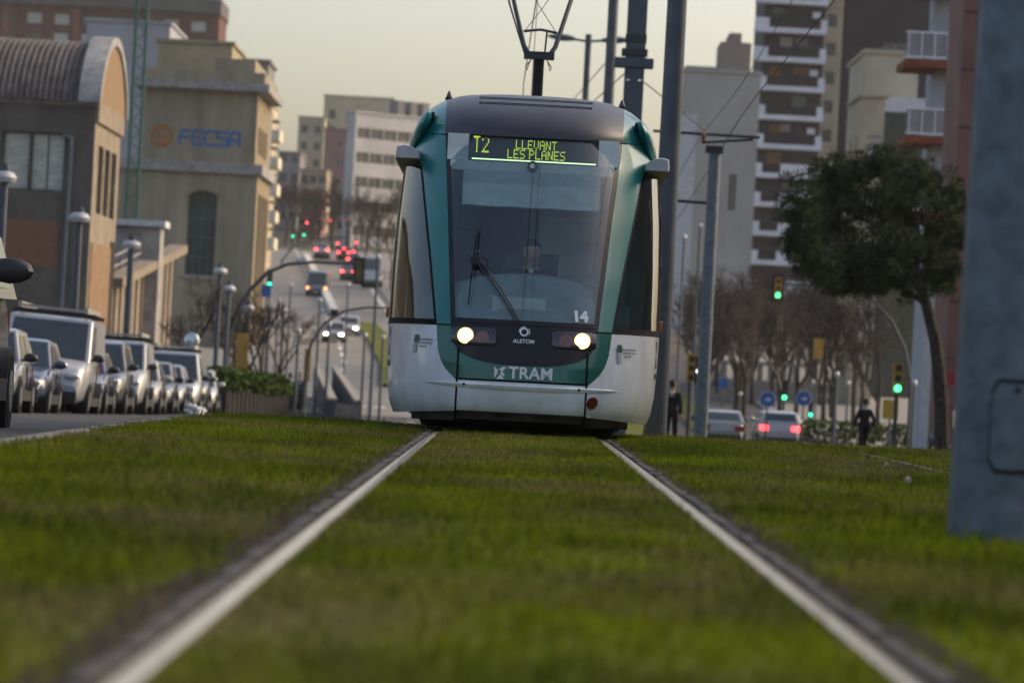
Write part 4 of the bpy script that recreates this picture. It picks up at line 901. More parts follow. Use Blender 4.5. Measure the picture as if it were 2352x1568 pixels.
for j in range(int(TH / stf)):
    z = base + j * stf
    if z < 4 or z + 1 > TH: continue
    full = z < zo - 14.2
    bo = obj('balcony', MB().box(-a_ - 1.0, a_ + .2, -b_ - 1.6, -b_ - .02, z - .28, z + .22), balc, tw)
    obj('parapet_panel', MB().box(-a_ - 1.0, -a_ + .5, -b_ - 1.6, -b_ - 1.45, z + .22, z + 1.2), balc, bo)
    if full: obj('parapet_panel', MB().box(-a_ + 2.4, a_ + .2, -b_ - 1.6, -b_ - 1.45, z + .22, z + 1.2), balc, bo)
    else: obj('parapet_panel', MB().box(a_ - .5, a_ + .2, -b_ - 1.6, -b_ - 1.45, z + .22, z + 1.2), balc, bo)
    obj('railing', MB().box(-a_ + .5, a_ - .5 if not full else -a_ + 2.4, -b_ - 1.58, -b_ - 1.54, z + .3, z + 1.15), mat('smoked_rail', (.022, .02, .027), .8, spec=.2), bo)
rt = random.Random(12)
for j in range(14):
    z = base + rt.randint(2, int(TH / stf) - 3) * stf; u = rt.uniform(-a_ + .8, a_ - 1.8)
    obj('roller_blind', MB().box(u, u + rt.uniform(.9, 1.6), -b_ - .06, -b_ + .05, z + 1.2 + rt.uniform(0, .6), z + 2.42), mat('blind_tone_%d' % (j % 3), ((.30, .28, .25), (.17, .10, .05), (.12, .15, .14))[j % 3], .8), tw)
for j in range(5): obj('air_conditioner', MB().box(a_ - 1.3, a_ - .5, -b_ - .5, -b_ + .02, base + (j * 2 + 2) * stf + 1.5, base + (j * 2 + 2) * stf + 2.1), balc, tw)
b0, b1 = P(1888, 100, 402), P(1936, 100, 402); SW = b1.x - b0.x
sops = [(.55, base + j * stf + 1.0, 1.55, base + j * stf + 2.3, pane_m, frame_d, 0) for j in range(1, int(TH / stf))]
block('beige_tower_strip', 'beige stairwell strip with one small window per floor beside the balcony tower', b0.x, b1.x, 403, 417, tg, tg + TH, tower_b, front=sops)
d0, d1 = P(1940, 100, 405), P(2210, 100, 405); dzt = P(2000, -190, 385).z
dk, a_, b_, h_ = block('navy_slab', 'dark navy apartment slab rising behind the cream houses', d0.x, d1.x, 405, 420, 6, dzt, mat('navy_panel', (.020, .024, .038), .7, var=.15, scale=.3), front=[(4.2, dzt - 6 - 13.4, 6.6, dzt - 6 - 10.8), (7.4, dzt - 6 - 13.4, 9, dzt - 6 - 10.8)])
# cream houses
c0, c1 = P(1975, 300, 230), P(2030, 300, 230); cz = P(1980, 222, 230).z; cg = zr(230) + .13
crm, a_, b_, h_ = block('cream_corner_house', 'cream house with tall shuttered bays beside the pine tree', c0.x, c1.x, 230, 238, cg, cz, mat('cream_right', (.40, .345, .255), .9, var=.14, scale=.4), front=[(.5, v, 1.3, v + 2.2, pane_l, frame_w, 1) for v in (4.2, 7.6, 11, 14)], left=rowgrid(8, cz - cg, 2, 5, 1.2, 1.9, v0=4.2, dv=3.4))
for v in (3.6, 7.0, 10.4): obj('balcony', MB().box(-a_ - .9, .2, -b_ - .9, -b_, v, v + .25), mat('stone_sill', (.3, .26, .2), .9), crm)
c0, c1 = P(2000, 300, 240), P(2125, 300, 240); cz2 = P(2050, 105, 240).z
c2, a_, b_, h_ = block('stepped_cream_house', 'higher cream house with a white roof terrace behind the pine', c0.x, c1.x, 246, 258, cg, cz2, mat('cream_right2', (.44, .40, .31), .9, var=.12, scale=.4), front=[(.6, cz2 - cg - 4.6, 1.7, cz2 - cg - 2.6)])
tz = P(2060, 186, 230).z - cg; tz0 = P(2060, 222, 230).z - cg
obj('white_terrace', MB().box(-.9, a_ + .3, -b_ - 3.2, -b_ - .02, tz0, tz), mat('terrace_white', (.52, .53, .58), .7, var=.06), c2)
obj('green_grey_wall', MB().box(-.85, a_ + .25, -b_ - 3.1, -b_ - .02, 0, tz0 - .05), mat('grey_green', (.075, .085, .072), .9, var=.15), c2)
# balconied flats with red slabs
fx0, fx1 = P(2146, 300, 150), P(2200, 300, 150); fg = zr(150) + .13; fzt = P(2140, -60, 150).z
fb, a_, b_, h_ = block('red_slab_flats', 'white flats with projecting balconies on rust red slabs', fx0.x, fx1.x + 5, 150, 154, fg, fzt, mat('flat_white', (.36, .38, .42), .8, var=.1), front=rowgrid(5.5, fzt - fg, 2, 6, .9, 1.9, v0=4.5, dv=3.0), left=())
for py in (330, 155, -20, 505):
    z = P(2120, py, 149).z - fg; xb = P(2078, py, 149).x - (fx0.x + fx1.x + 5) / 2
    bo = obj('balcony', MB().box(xb, -a_ + 1.3, -b_ - 1.2, -b_ + 2.4, z, z + .3), mat('rust_slab', (.22, .075, .045), .8, var=.15), fb)
    rl = MB(); rl.box(xb - .02, -a_ + 1.3, -b_ - 1.24, -b_ - 1.19, z + .34, z + .42).box(xb - .02, -a_ + 1.3, -b_ - 1.24, -b_ - 1.19, z + 1.3, z + 1.38); obj('railing', rl, balc, bo)
    obj('railing_panel', MB().box(xb, -a_ + 1.3, -b_ - 1.22, -b_ - 1.2, z + .42, z + 1.3), mat('frosted', (.24, .24, .25), .5, var=.15), bo)
    for i in range(4): x = xb + .1 + i * .5; obj('baluster', MB().box(x - .025, x + .025, -b_ - 1.26, -b_ - 1.2, z + .3, z + 1.38), balc, bo)
# pink tiled building at the right edge
k0 = P(2200, 300, 116); kz = 30.0; kg = zr(116) + .13; pk = mat('pink_tile', (.215, .115, .10), .7, var=.12, scale=.6); pkd = mat('pink_dark', (.12, .07, .062), .7, var=.12)
kb_, a_, b_, h_ = block('pink_tile_building', 'tall building clad in dull pink tiles behind the thick pole', k0.x, k0.x + 9, 116, 120, kg, kz, pk, front=[(2.0, v, 3.0, v + 1.8, pane_m, frame_d, 0) for v in (3.5, 6.5, 9.5, 12.5)])
obj('recessed_bay', MB().box(-a_ + .45, -a_ + .75, -b_ - .03, -b_ + .1, 0, h_ - 1), pkd, kb_)
for i in range(15): z = 1.2 + i * 1.75; obj('tile_joint', MB().box(-a_, a_, -b_ - .045, -b_ + .02, z, z + .03), pkd, kb_)
# unseen flats added on the right to keep the low sun off the track
for i, (y0_, y1_, hh) in enumerate(((-34, 20.4, 15), (20.6, 62, 25), (62.2, 100, 15))):
    block('sun_blocker_flats', ('brown flats added out of view beyond the right street to block the sun', 'grey sun blocking flats added out of view beside the brown ones', 'tan sun blocking flats added out of view next to the grey ones')[i], 33 + 0, 45, y0_, y1_, zr(40), hh, (brick_f, greyh, stucco_w)[i], left=rowgrid(y1_ - y0_, hh, int((y1_ - y0_) / 4), 6, 1.4, 1.6))

# unseen flats added on the left to darken the tram's side window reflection
for i, (y0_, y1_, hh) in enumerate(((-30, 34, 6.2), (36, 92, 6.6))):
    block('reflection_flats', ('long dark rendered flats added out of view for the tram window reflection', 'second dark rendered flats added out of view for the tram window reflection')[i], -34, -21.5, y0_, y1_, zl(40), hh, (stucco_d, stucco_d)[i], right=rowgrid(y1_ - y0_, hh, int((y1_ - y0_) / 4), 4, 1.4, 1.6))
# ------------------------------------------------------------------ catenary
galv = mat('galvanised', (.145, .175, .210), .55, .25, var=.22, scale=9, bump=.12, bscale=30); galv_d = mat('painted_mast', (.085, .098, .120), .55, .2, var=.15, scale=3)
def pole(label, x, y, r0, taper, h, zf=zb, hatch=False, name='catenary_pole', m=galv):
    t = thing(name, label, 'pole', (x, y, zf(y) - .02))
    obj('shaft', MB().cyl((0, 0, 0), (0, 0, h), r0, r0 - taper * h, 40), m, t)
    return t
cp1 = pole('thick galvanised catenary pole with a bolted hatch standing in the grass', 1.965, 15.7, .212, .0105, 9.0)
# hatch plate following the shaft
def bent(a0, a1, z0, z1, r, n=12, corner=.03):
    mb = MB(); rows = []
    for k in range(9):
        z = z0 + (z1 - z0) * k / 8; ins = 0
        e = min(z - z0, z1 - z); ins = 0 if e > corner else corner - math.sqrt(max(0, corner ** 2 - (corner - e) ** 2))
        da = ins / r; rr_ = r - .0105 * z
        rows.append([(rr_ * math.sin(a), -rr_ * math.cos(a), z) for a in zr_(a0 + da, a1 - da, n)])
    mb.grid(rows); return mb
hp = obj('hatch_gap', bent(-.42, .48, .310, .690, .2158), rubber, cp1); obj('hatch_plate', bent(-.39, .45, .325, .675, .2195), galv, cp1)
obj('hatch_bolt', MB().cyl((.02, -.222, .648), (.02, -.205, .648), .010, n=12), rubber, hp)
obj('base_collar', MB().cyl((0, 0, -.02), (0, 0, .015), .225, .216, 40), galv_d, cp1)
num = text_mesh('2', .15, .002, rubber, .003); o = bpy.data.objects.new('pole_number', num); COL.objects.link(o); o.parent = cp1
rr_ = .212 - .0105 * 1.66; an = .86; o.location = (rr_ * math.sin(an), -rr_ * math.cos(an) - .003, 1.665); o.rotation_euler = (R(90), 0, an)
pole('grey tapered catenary pole just behind the tram', 1.97, 53.5, .165, .0045, 9.5, m=galv_d)
pole('slimmer catenary pole farther down between the two tracks', 1.97, 95, .165, .0035, 12, m=galv_d)
# square anchor mast
am = thing('anchor_mast', 'square anchor mast with clamped plates behind the tram', 'mast', (2.13, 79, zb(79)))
z_ = lambda py: P(1473, py, 79).z - zb(79)
obj('shaft', MB().box(-.20, .20, -.18, .18, 0, z_(-60)), galv_d, am)
obj('clamp_plate', MB().box(-.42, .38, -.24, .24, z_(157), z_(136)), galv_d, am); obj('clamp_collar', MB().box(-.28, .25, -.22, .22, z_(130), z_(115)), mat('collar_dark', (.04, .042, .05), .6), am); obj('sleeve', MB().box(-.215, .215, -.2, .2, z_(100), z_(82)), mat('collar_dark', (.04, .042, .05), .6), am)
for dx in (-.13, .10): obj('bolt_head', MB().ball((dx, -.19, z_(188)), .04, .03, .035), reflector, am)
# double arm street lamp
lz = P(1362, 80, 120).z - zb(120); dl = thing('double_street_lamp', 'tall double arm street lamp above the tram roof', 'street lamp', (1.78, 120, zb(120)))
obj('post', MB().cyl((0, 0, 0), (0, 0, lz), .14, .10, 12), galv_d, dl)
for s in (-1, 1):
    obj('arm', MB().tube([(0, 0, lz - .22), (s * .6, 0, lz - .16)], .04, 7), galv_d, dl)
    hd = MB(); rows = []
    for k in range(7):
        t = k / 6; x = .42 + .85 * t; hgt = .13 * math.sin(math.pi * (.15 + .75 * t)); rows.append([(s * x, .13 * math.cos(a), lz - .16 + hgt * math.sin(a) * .9 + .05 * t) for a in zr_(0, 2 * math.pi, 11)])
    hd.grid(rows, flip=s > 0); obj('lamp_head', hd, mat('lamp_head', (.10, .11, .13), .5), dl)
# right hand mast with cantilevers
rp = P(1652, 420, 80); rm = thing('cantilever_mast', 'slate mast right of the tram carrying two cantilever arms', 'mast', (rp.x - .12, 80, zb(80))); zq = lambda py, px=1640: P(px, py, 80).z - zb(80)
obj('shaft', MB().cyl((0, 0, 0), (0, 0, zq(345)), .14, .125, 20), galv, rm); obj('cap', MB().box(-.2, .16, -.14, .14, zq(352), zq(336)), dark_metal, rm)
x0c = P(1500, 305, 80).x - rm.location.x; x1c = P(1745, 316, 80).x - rm.location.x
obj('cantilever', MB().tube([(x0c, 0, zq(301, 1500)), (x1c, 0, zq(316, 1745))], .032, 7), dark_metal, rm); obj('cantilever_stay', MB().tube([(P(1612, 330, 80).x - rm.location.x, 0, zq(328, 1612)), (P(1730, 320, 80).x - rm.location.x, 0, zq(321, 1730))], .028, 7), dark_metal, rm)
obj('lower_bracket', MB().tube([(P(1548, 461, 80).x - rm.location.x, 0, zq(461, 1548)), (0, 0, zq(468, 1655))], .035, 7), dark_metal, rm)
obj('insulator', MB().lathe([(.04, -.09), (.07, -.06), (.04, -.03), (.07, 0), (.04, .03), (.07, .06), (.04, .09)], (P(1616, 315, 80).x - rm.location.x, 0, zq(316, 1616)), 10), mat('insulator', (.22, .14, .09), .3), rm)
wire_m = mat('copper_wire', (.03, .028, .026), .6, .4)
for x, lab in ((TX, 'contact wire strung above the track of the tram'), (TX2, 'contact wire strung above the empty second track')):
    pts = []
    for k in range(40):
        y = -20 + k * 5.0; pts.append((x + .18 * (1 if (k // 7) % 2 else -1) * (1 - abs((k % 7) / 3.5 - 1)), y, zb(max(y, 0)) + 6.0))
    t = thing('contact_wire', lab, 'wire', (x, 0, 6)); obj('wire', MB().tube([(a - x, b, c - 6) for a, b, c in pts], .009, 5), wire_m, t)
    obj('messenger_wire', MB().tube([(0, y, zb(max(y, 0)) + .9 + .25 * (((y + 20) % 36) / 18 - 1) ** 2) for y in range(-20, 176, 4)], .007, 5), wire_m, t)
for a, b, lab in (((1388, 148, 95), (1318, 228, 120), 'thin span wire from the slim catenary pole'), ((1445, 160, 79), (1300, 290, 118), 'thin stay wire running from the anchor mast'), ((1480, 190, 79), (1620, 300, 80), 'thin stay wire from the anchor mast to the cantilever')):
    t = thing('span_wire', lab, 'wire', P(*a)); obj('wire', MB().tube([(0, 0, 0), P(*b) - P(*a)], .014, 5), wire_m, t)
# ------------------------------------------------------------------ vehicles
tyre = mat('tyre', (.012, .012, .012), .8, var=.2, scale=9); rim = mat('wheel_rim', (.35, .35, .36), .35, .8, var=.1); cglass = mat('car_glass', (.03, .04, .045), .06, var=.1, scale=2, spec=.8)
blackp = mat('black_plastic', (.02, .02, .021), .5, var=.15); lampg = mat('lamp_glass', (.55, .55, .53), .12, .3, var=.1, coat=1.); plate_m = mat('number_plate', (.6, .6, .56), .5)
lit_w = mat('lit_headlamp', (1, .93, .78), .3, var=0, emit=9.); lit_r = mat('lit_tail_lamp', (1, .05, .06), .3, var=0, emit=3.2); lit_rf = mat('lit_tail_far', (1, .06, .06), .3, var=0, emit=6.); lit_o = mat('lit_indicator', (1, .28, .04), .3, var=0, emit=5.); taill = mat('tail_lamp', (.25, .01, .01), .2, coat=1.)
def paint(name, c): return mat('paint_' + name, c, .28, .15, var=.05, scale=1.5, coat=.8)
def car(name, label, x, y, col, L=4.1, W=1.72, H=1.46, kind='hatch', rz=0, group=None, zf=zl, lights=None, rack=False, cat='car', rear_lit=None, trim=None, z=None):
    t = thing(name, label, cat, (x, y, (zf(y) if z is None else z)), R(rz), group); h = L / 2; w_ = W / 2
    if z is None: t.rotation_euler.x = math.atan2(zf(y + 2) - zf(y - 2), 4)
    if kind == 'hatch': top = [(-1, .52), (-.96, .66), (-.86, .74), (-.42, .90), (-.2, .93), (.9, .97), (.97, .90), (1, .60)]; G = (-.44, -.14, .74, .96)
    elif kind == 'suv': top = [(-1, .62), (-.96, .82), (-.86, .92), (-.46, 1.05), (-.2, 1.08), (.92, 1.10), (.98, 1.0), (1, .7)]; G = (-.50, -.22, .86, .97)
    else: top = [(-1, .60), (-.97, .85), (-.92, .98), (-.62, 1.16), (-.4, 1.20), (.96, 1.24), (.99, 1.1), (1, .7)]; G = (-.68, -.40, .93, .985)
    mb = MB(); rows = []
    for f, zt in top:
        ww = w_ * (1 - .18 * max(0, abs(f) - .8) / .2); zbm = .24 if abs(f) < .93 else .30
        half = [(0, zbm), (ww * .82, zbm), (ww * .96, zbm + .10), (ww, zt * .55 + .05), (ww * .985, zt * .84), (ww * .93, zt - .03), (ww * .82, zt), (0, zt + .03)]
        rows.append([(px, f * h, pz_) for px, pz_ in half] + [(-px, f * h, pz_) for px, pz_ in half[-2:0:-1]])
    n = len(rows[0])
    for r_ in rows: r_.append(r_[0])
    mb.grid(rows, flip=True); mb.add(rows[0][:-1], [tuple(range(n))]); mb.add(rows[-1][:-1], [tuple(range(n - 1, -1, -1))])
    body = obj('body', mb, col, t, smooth=50)
    zb0 = itp(G[0], top) - .03; zb1 = itp(.3, top) - .02; wb2 = w_ * .95; wt2 = w_ * (.78 if kind != 'van' else .88); zt = H
    q = [(-wb2, G[0] * h, zb0), (wb2, G[0] * h, zb0), (wb2, G[3] * h, zb1), (-wb2, G[3] * h, zb1), (-wt2, G[1] * h, zt - .05), (wt2, G[1] * h, zt - .05), (wt2, G[2] * h, zt - .05), (-wt2, G[2] * h, zt - .05)]
    cb = MB(); cb.add(q, [(0, 1, 5, 4), (1, 2, 6, 5), (2, 3, 7, 6), (3, 0, 4, 7)])
    ym = (G[1] + G[2]) / 2 * h; k = .86
    rv = [q[4], q[5], q[6], q[7], (-wt2 * k, G[1] * h + .16, zt), (wt2 * k, G[1] * h + .16, zt), (wt2 * k, G[2] * h - .14, zt), (-wt2 * k, G[2] * h - .14, zt)]
    cb.add(rv, [(0, 1, 5, 4), (1, 2, 6, 5), (2, 3, 7, 6), (3, 0, 4, 7), (4, 5, 6, 7)]); bevel(obj('cabin', cb, col, t, smooth=60), .05, 3)
    def gq(nm, i, j, k2, l, us, ue, vs_, ve):
        A_, B_, C_, D_ = [Vector(q[a]) for a in (i, j, k2, l)]
        f_ = lambda u, v: (A_ * (1 - u) + B_ * u) * (1 - v) + (D_ * (1 - u) + C_ * u) * v
        nn = (B_ - A_).cross(D_ - A_).normalized() * .008; m2 = MB(); m2.grid([[f_(us + (ue - us) * a / 4, vs_ + (ve - vs_) * b / 3) + nn for a in range(5)] for b in range(4)]); return obj(nm, m2, cglass, t)
    gq('windscreen', 0, 1, 5, 4, .055, .945, .04, .93); 
    if kind != 'panel': gq('rear_window', 2, 3, 7, 6, .1, .9, .2, .88)
    for a, b in ((.06, .44), (.49, .80)):
        if kind == 'van' and a > .2: continue
        b2 = min(b, .30) if kind == 'van' else b
        gq('side_window', 1, 2, 6, 5, a, b2, .16, .88); gq('side_window', 3, 0, 4, 7, 1 - b2, 1 - a, .16, .88)
    yf = -h
    gr = obj('grille', MB().box(-w_ * .42, w_ * .42, yf - .012, yf + .1, .50, .60), blackp, t); obj('bumper', MB().box(-w_ * .80, w_ * .80, yf - .05, yf + .12, .24, .48), trim or blackp, t); bevel(t.children[-1], .03)
    obj('number_plate', MB().box(-.25, .25, yf - .065, yf - .05, .37, .47), plate_m, t); obj('rear_bumper', MB().box(-w_ * .8, w_ * .8, h - .1, h + .05, .28, .5), trim or blackp, t)
    zh = top[1][1] - .02
    for s in (-1, 1):
        m2 = MB().ball((0, 0, 0), .17, .07, .075, 12, 8); e = obj('headlight', m2, lit_w if lights == 'w' else lampg, t, loc=(s * w_ * .66, yf + .045, zh - .03))
        if lights == 'o': obj('indicator', MB().ball((0, 0, 0), .10, .05, .10), lit_o, t, loc=(s * w_ * .82, yf + .02, zh))
        obj('tail_light', MB().box(s * w_ * .72 - .16, s * w_ * .72 + .16, h - .07, h + .015, zb1 - .30, zb1 - .10), rear_lit or taill, t); bevel(t.children[-1], .02)
        mm = obj('mirror', MB().ball((0, 0, 0), .13, .07, .085, 10, 6), blackp if (hash(label) % 3) else col, t, loc=(s * (w_ + .10), (G[0] + .10) * h, zb0 + .12)); obj('mirror_arm', MB().box(-.1, .1, -.02, .02, -.02, .02), blackp, mm, loc=(-s * .08, 0, -.05))
        for wy in (-.60, .60):
            wr = .30 if kind != 'van' else .33
            ar = obj('wheel_arch', MB().cyl((s * (w_ - .3), wy * h, wr), (s * (w_ + .004), wy * h, wr), wr + .06, n=24), blackp, t)
            wl = obj('wheel', MB().cyl((s * (w_ - .20), wy * h, wr), (s * (w_ + .012), wy * h, wr), wr, n=24), tyre, t); obj('rim', MB().cyl((s * (w_ - .1), wy * h, wr), (s * (w_ + .018), wy * h, wr), wr * .62, wr * .58, 16), rim, wl)
    for s in (-1, 1): obj('sill_shade', MB().box(s * w_ - .03, s * w_ + .006, -h * .46, h * .46, .22, .40), blackp, t); obj('door_seam', MB().box(s * w_ * .985 - .012, s * w_ * .985 + .012, h * .02, h * .03, .42, zb1 - .1), blackp, t)  # black strip along each flank paints in the shade low on the body
    if rack:
        for yy in (G[1] * h + .5, ym, G[2] * h - .4): obj('roof_bar', MB().box(-wt2, wt2, yy - .04, yy + .04, zt + .02, zt + .10), blackp, t)
        for s in (-1, 1): obj('ladder_rail', MB().box(s * wt2 * .8 - .04, s * wt2 * .8 + .04, G[1] * h - .1, G[2] * h, zt + .10, zt + .22), mat('ladder_alloy', (.4, .38, .35), .5, .5), t)
        for i in range(4): obj('ladder_rung', MB().box(-wt2 * .8, wt2 * .8, G[1] * h + i * .35, G[1] * h + i * .35 + .05, zt + .13, zt + .17), mat('ladder_alloy', (.4, .38, .35), .5, .5), t)
    return t
xr = lambda y: -8.52 - .0200 * (y - 60)
wh_p = paint('white', (.42, .42, .43)); sil = paint('silver', (.22, .225, .235)); dkp = paint('dark', (.03, .032, .04)); blu = paint('navy', (.03, .045, .09)); brz = paint('bronze', (.075, .06, .045)); gry = paint('grey', (.085, .088, .095)); cream_p = paint('cream', (.40, .375, .32))
G_ = 'vehicles parked along the left street'
spec = [(61.5, 'parked_car', 'white hatchback parked at the head of the left row', wh_p, 4.0, 1.46, 'hatch', {}), (66.5, 'parked_car', 'silver hatchback with dark bumper parked behind the white hatchback', sil, 4.0, 1.50, 'hatch', {}), (71.5, 'parked_car', 'small navy car parked in front of the large white van', blu, 3.9, 1.44, 'hatch', {}),
        (78.0, 'parked_van', 'large white van with ladders on its roof in the parked row', wh_p, 5.2, 2.02, 'van', dict(rack=True, W=1.95, cat='van')), (84.2, 'parked_car', 'low navy car parked directly behind the ladder van', blu, 4.1, 1.42, 'hatch', {}), (89.6, 'parked_car', 'dark tall car with black bumper between two white vehicles', gry, 4.3, 1.72, 'suv', dict(cat='car')),
        (95.4, 'parked_van', 'white panel van with a wide roof rack in the parked row', wh_p, 4.5, 1.85, 'van', dict(rack=True, W=1.8, cat='van')), (101.2, 'parked_car', 'cream hatchback parked behind the second van', cream_p, 3.9, 1.45, 'hatch', {}), (106.2, 'parked_car', 'grey hatchback parked in the far half of the row', gry, 4.1, 1.46, 'hatch', {}), (111.2, 'parked_car', 'silver saloon sized car parked before the last white van', sil, 4.1, 1.44, 'hatch', {}),
        (117.0, 'parked_van', 'white people carrier with roof bars near the end of the row', wh_p, 4.7, 1.9, 'suv', dict(rack=True, W=1.85, cat='van')), (122.6, 'parked_car', 'dark hatchback last but one in the parked row', dkp, 4.0, 1.5, 'suv', {}), (127.6, 'parked_car', 'white hatchback closing the parked row by the hedge', wh_p, 4.0, 1.46, 'hatch', {})]
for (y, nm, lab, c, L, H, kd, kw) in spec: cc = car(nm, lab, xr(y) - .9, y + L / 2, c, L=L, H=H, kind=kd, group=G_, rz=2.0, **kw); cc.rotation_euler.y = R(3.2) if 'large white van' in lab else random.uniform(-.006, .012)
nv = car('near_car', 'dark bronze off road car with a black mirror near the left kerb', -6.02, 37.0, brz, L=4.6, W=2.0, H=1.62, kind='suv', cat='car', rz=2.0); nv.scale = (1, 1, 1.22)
for o in nv.children:
    if o.name.startswith('mirror'): o.scale = (1.7, 1.3, 1.2); o.location.z += .10; o.location.x *= 1.06
nm_ = thing('van_mirror_placeholder', 'x', 'x') if False else None
# moving traffic
def put(px, py, Y): p = P(px, py, Y); return p.x
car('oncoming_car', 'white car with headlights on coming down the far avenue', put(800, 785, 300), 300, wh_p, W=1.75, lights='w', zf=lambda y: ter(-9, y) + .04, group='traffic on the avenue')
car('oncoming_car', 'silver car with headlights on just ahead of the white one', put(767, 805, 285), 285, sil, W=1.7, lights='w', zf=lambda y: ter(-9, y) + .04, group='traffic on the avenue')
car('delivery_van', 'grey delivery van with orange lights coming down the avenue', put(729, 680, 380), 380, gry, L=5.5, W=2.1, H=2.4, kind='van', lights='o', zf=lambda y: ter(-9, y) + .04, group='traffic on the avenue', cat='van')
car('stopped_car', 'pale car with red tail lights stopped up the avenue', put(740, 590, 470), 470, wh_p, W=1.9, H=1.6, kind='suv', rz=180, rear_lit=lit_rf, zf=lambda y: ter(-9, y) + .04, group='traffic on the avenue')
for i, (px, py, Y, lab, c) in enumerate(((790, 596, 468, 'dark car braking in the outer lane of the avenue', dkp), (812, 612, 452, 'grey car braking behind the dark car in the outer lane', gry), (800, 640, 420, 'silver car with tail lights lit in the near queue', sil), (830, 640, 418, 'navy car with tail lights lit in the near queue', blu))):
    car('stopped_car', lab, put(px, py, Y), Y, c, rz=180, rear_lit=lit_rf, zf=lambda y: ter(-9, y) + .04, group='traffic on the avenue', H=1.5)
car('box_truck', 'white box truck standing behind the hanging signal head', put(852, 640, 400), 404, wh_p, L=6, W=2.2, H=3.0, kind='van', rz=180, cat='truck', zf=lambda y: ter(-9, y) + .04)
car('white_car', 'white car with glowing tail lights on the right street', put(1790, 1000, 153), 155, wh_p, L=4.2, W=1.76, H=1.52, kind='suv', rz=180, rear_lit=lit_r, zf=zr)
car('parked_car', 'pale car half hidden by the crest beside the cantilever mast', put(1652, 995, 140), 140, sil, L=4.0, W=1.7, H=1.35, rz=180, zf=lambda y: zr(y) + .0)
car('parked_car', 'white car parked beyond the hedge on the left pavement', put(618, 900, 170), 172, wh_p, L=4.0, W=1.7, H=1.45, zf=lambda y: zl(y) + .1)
# ------------------------------------------------------------------ street lamps on the left pavement
lcap = mat('lantern_cap', (.42, .42, .43), .4, .3, var=.1); lpost = mat('lamp_post', (.07, .085, .11), .5, .2, var=.12)
def lantern(px, py, Y, label, first=None):
    p = P(px, py, Y); z0 = zl(Y) + .13; hh = p.z - z0
    t = thing('street_lantern', label, 'street lamp', (p.x, Y, z0), 0, 'hat shaped lanterns on the left pavement')
    obj('post', MB().cyl((0, 0, 0), (0, 0, hh - .38), .095, .085, 12), lpost, t); obj('hat', MB().lathe([(.10, -.42), (.25, -.40), (.27, -.30), (.20, -.20), (.12, -.17)], (0, 0, hh), 16), lcap, t)
    obj('lamp_top', MB().lathe([(.10, -.20), (.105, -.06), (.05, -.05), (.06, .0)], (0, 0, hh), 12), lpost, t); return t
for px, py, Y, lab in ((12, 375, 82, 'street lantern standing before the shuttered hall windows'), (184, 472, 94.6, 'street lantern beside the downpipe of the hall'), (303, 538, 107, 'street lantern in front of the pilastered wall'), (507, 604, 139, 'street lantern beside the big curved signal mast'), (527, 645, 147, 'slimmer street lantern just behind the curved signal mast'),
                       (571, 690, 156, 'street lantern on the left pavement beyond the hedge'), (617, 742, 168, 'farthest street lantern on the left pavement'), (652, 700, 200, 'street lantern by the small blue sign post')): lantern(px, py, Y, lab)
# ------------------------------------------------------------------ signals
sig_y = mat('signal_yellow', (.40, .22, .03), .5, var=.1); sig_b = mat('signal_black', (.012, .012, .013), .5); mast_m = mat('signal_mast', (.045, .055, .058), .5, .2, var=.15)
LG = mat('signal_green', (.05, 1, .25), .3, var=0, emit=3.); LGF = mat('signal_green_far', (.02, .9, .45), .3, var=0, emit=2.5); LR = mat('signal_red', (1, .06, .08), .3, var=0, emit=5.); LW = mat('signal_white', (.9, .93, 1), .3, var=0, emit=3.); LO = mat('signal_off', (.03, .02, .015), .3)
def head(t, x, z, k=1., on=2, lit=None, back=False, plate=True, body=sig_y, lab='signal_head'):
    hd = obj(lab, MB().box(-.15 * k, .15 * k, -.12 * k, .12 * k, -.48 * k, .48 * k), body, t, loc=(x, 0, z))
    if plate: obj('backplate', MB().box(-.27 * k, .27 * k, .0, .03, -.62 * k, .62 * k), sig_b, hd)
    if not back:
        for i in range(3):
            zz = (.31 - .31 * i) * k; obj('lens', MB().cyl((0, -.14 * k, zz), (0, -.11 * k, zz), .105 * k, n=16), lit if (i == on and lit) else LO, hd)
            obj('visor', MB().tube([(.12 * k * math.cos(a), -.20 * k, zz + .12 * k * math.sin(a)) for a in zr_(0, math.pi, 7)], .018 * k, 5), body, hd)
    return hd
def curved_mast(name, label, pts, Y, r, headpx=None, zf=zl, **kw):
    W_ = [P(px, py, Y) for px, py in pts]; b = W_[0]; t = thing(name, label, 'traffic signal', (b.x, Y, zf(Y)))
    path = [Vector((0, 0, 0))] + [Vector((p.x - b.x, 0, p.z - zf(Y))) for p in W_]
    obj('mast', MB().tube(path, r, 10, r * .6), mast_m, t)
    if headpx: p = P(*headpx, Y); head(t, p.x - b.x, p.z - zf(Y), **kw)
    return t
curved_mast('signal_mast', 'tall curved signal mast whose arm reaches over the avenue', [(522, 830), (530, 760), (545, 712), (575, 665), (615, 625), (660, 607), (720, 602), (818, 606)], 150, .10, (824, 622), back=True, k=.86, body=mat('signal_back', (.10, .075, .03), .6))
curved_mast('signal_mast', 'second curved signal mast lower down by the ramp', [(700, 880), (703, 830), (716, 785), (745, 742), (790, 714), (840, 706), (893, 707)], 128, .055)
curved_mast('signal_mast', 'curved mast with a green signal hanging before the pine crown', [(2092, 880), (2078, 800), (2050, 740), (2005, 690), (1950, 665), (1880, 655), (1795, 652)], 147, .07, (1787, 662), zf=zr, k=.86, lit=LG)
curved_mast('signal_mast', 'far curved mast arching over the top of the avenue', [(640, 640), (648, 598), (672, 568), (715, 550), (795, 545)], 440, .16, zf=lambda y: ter(-9, y))
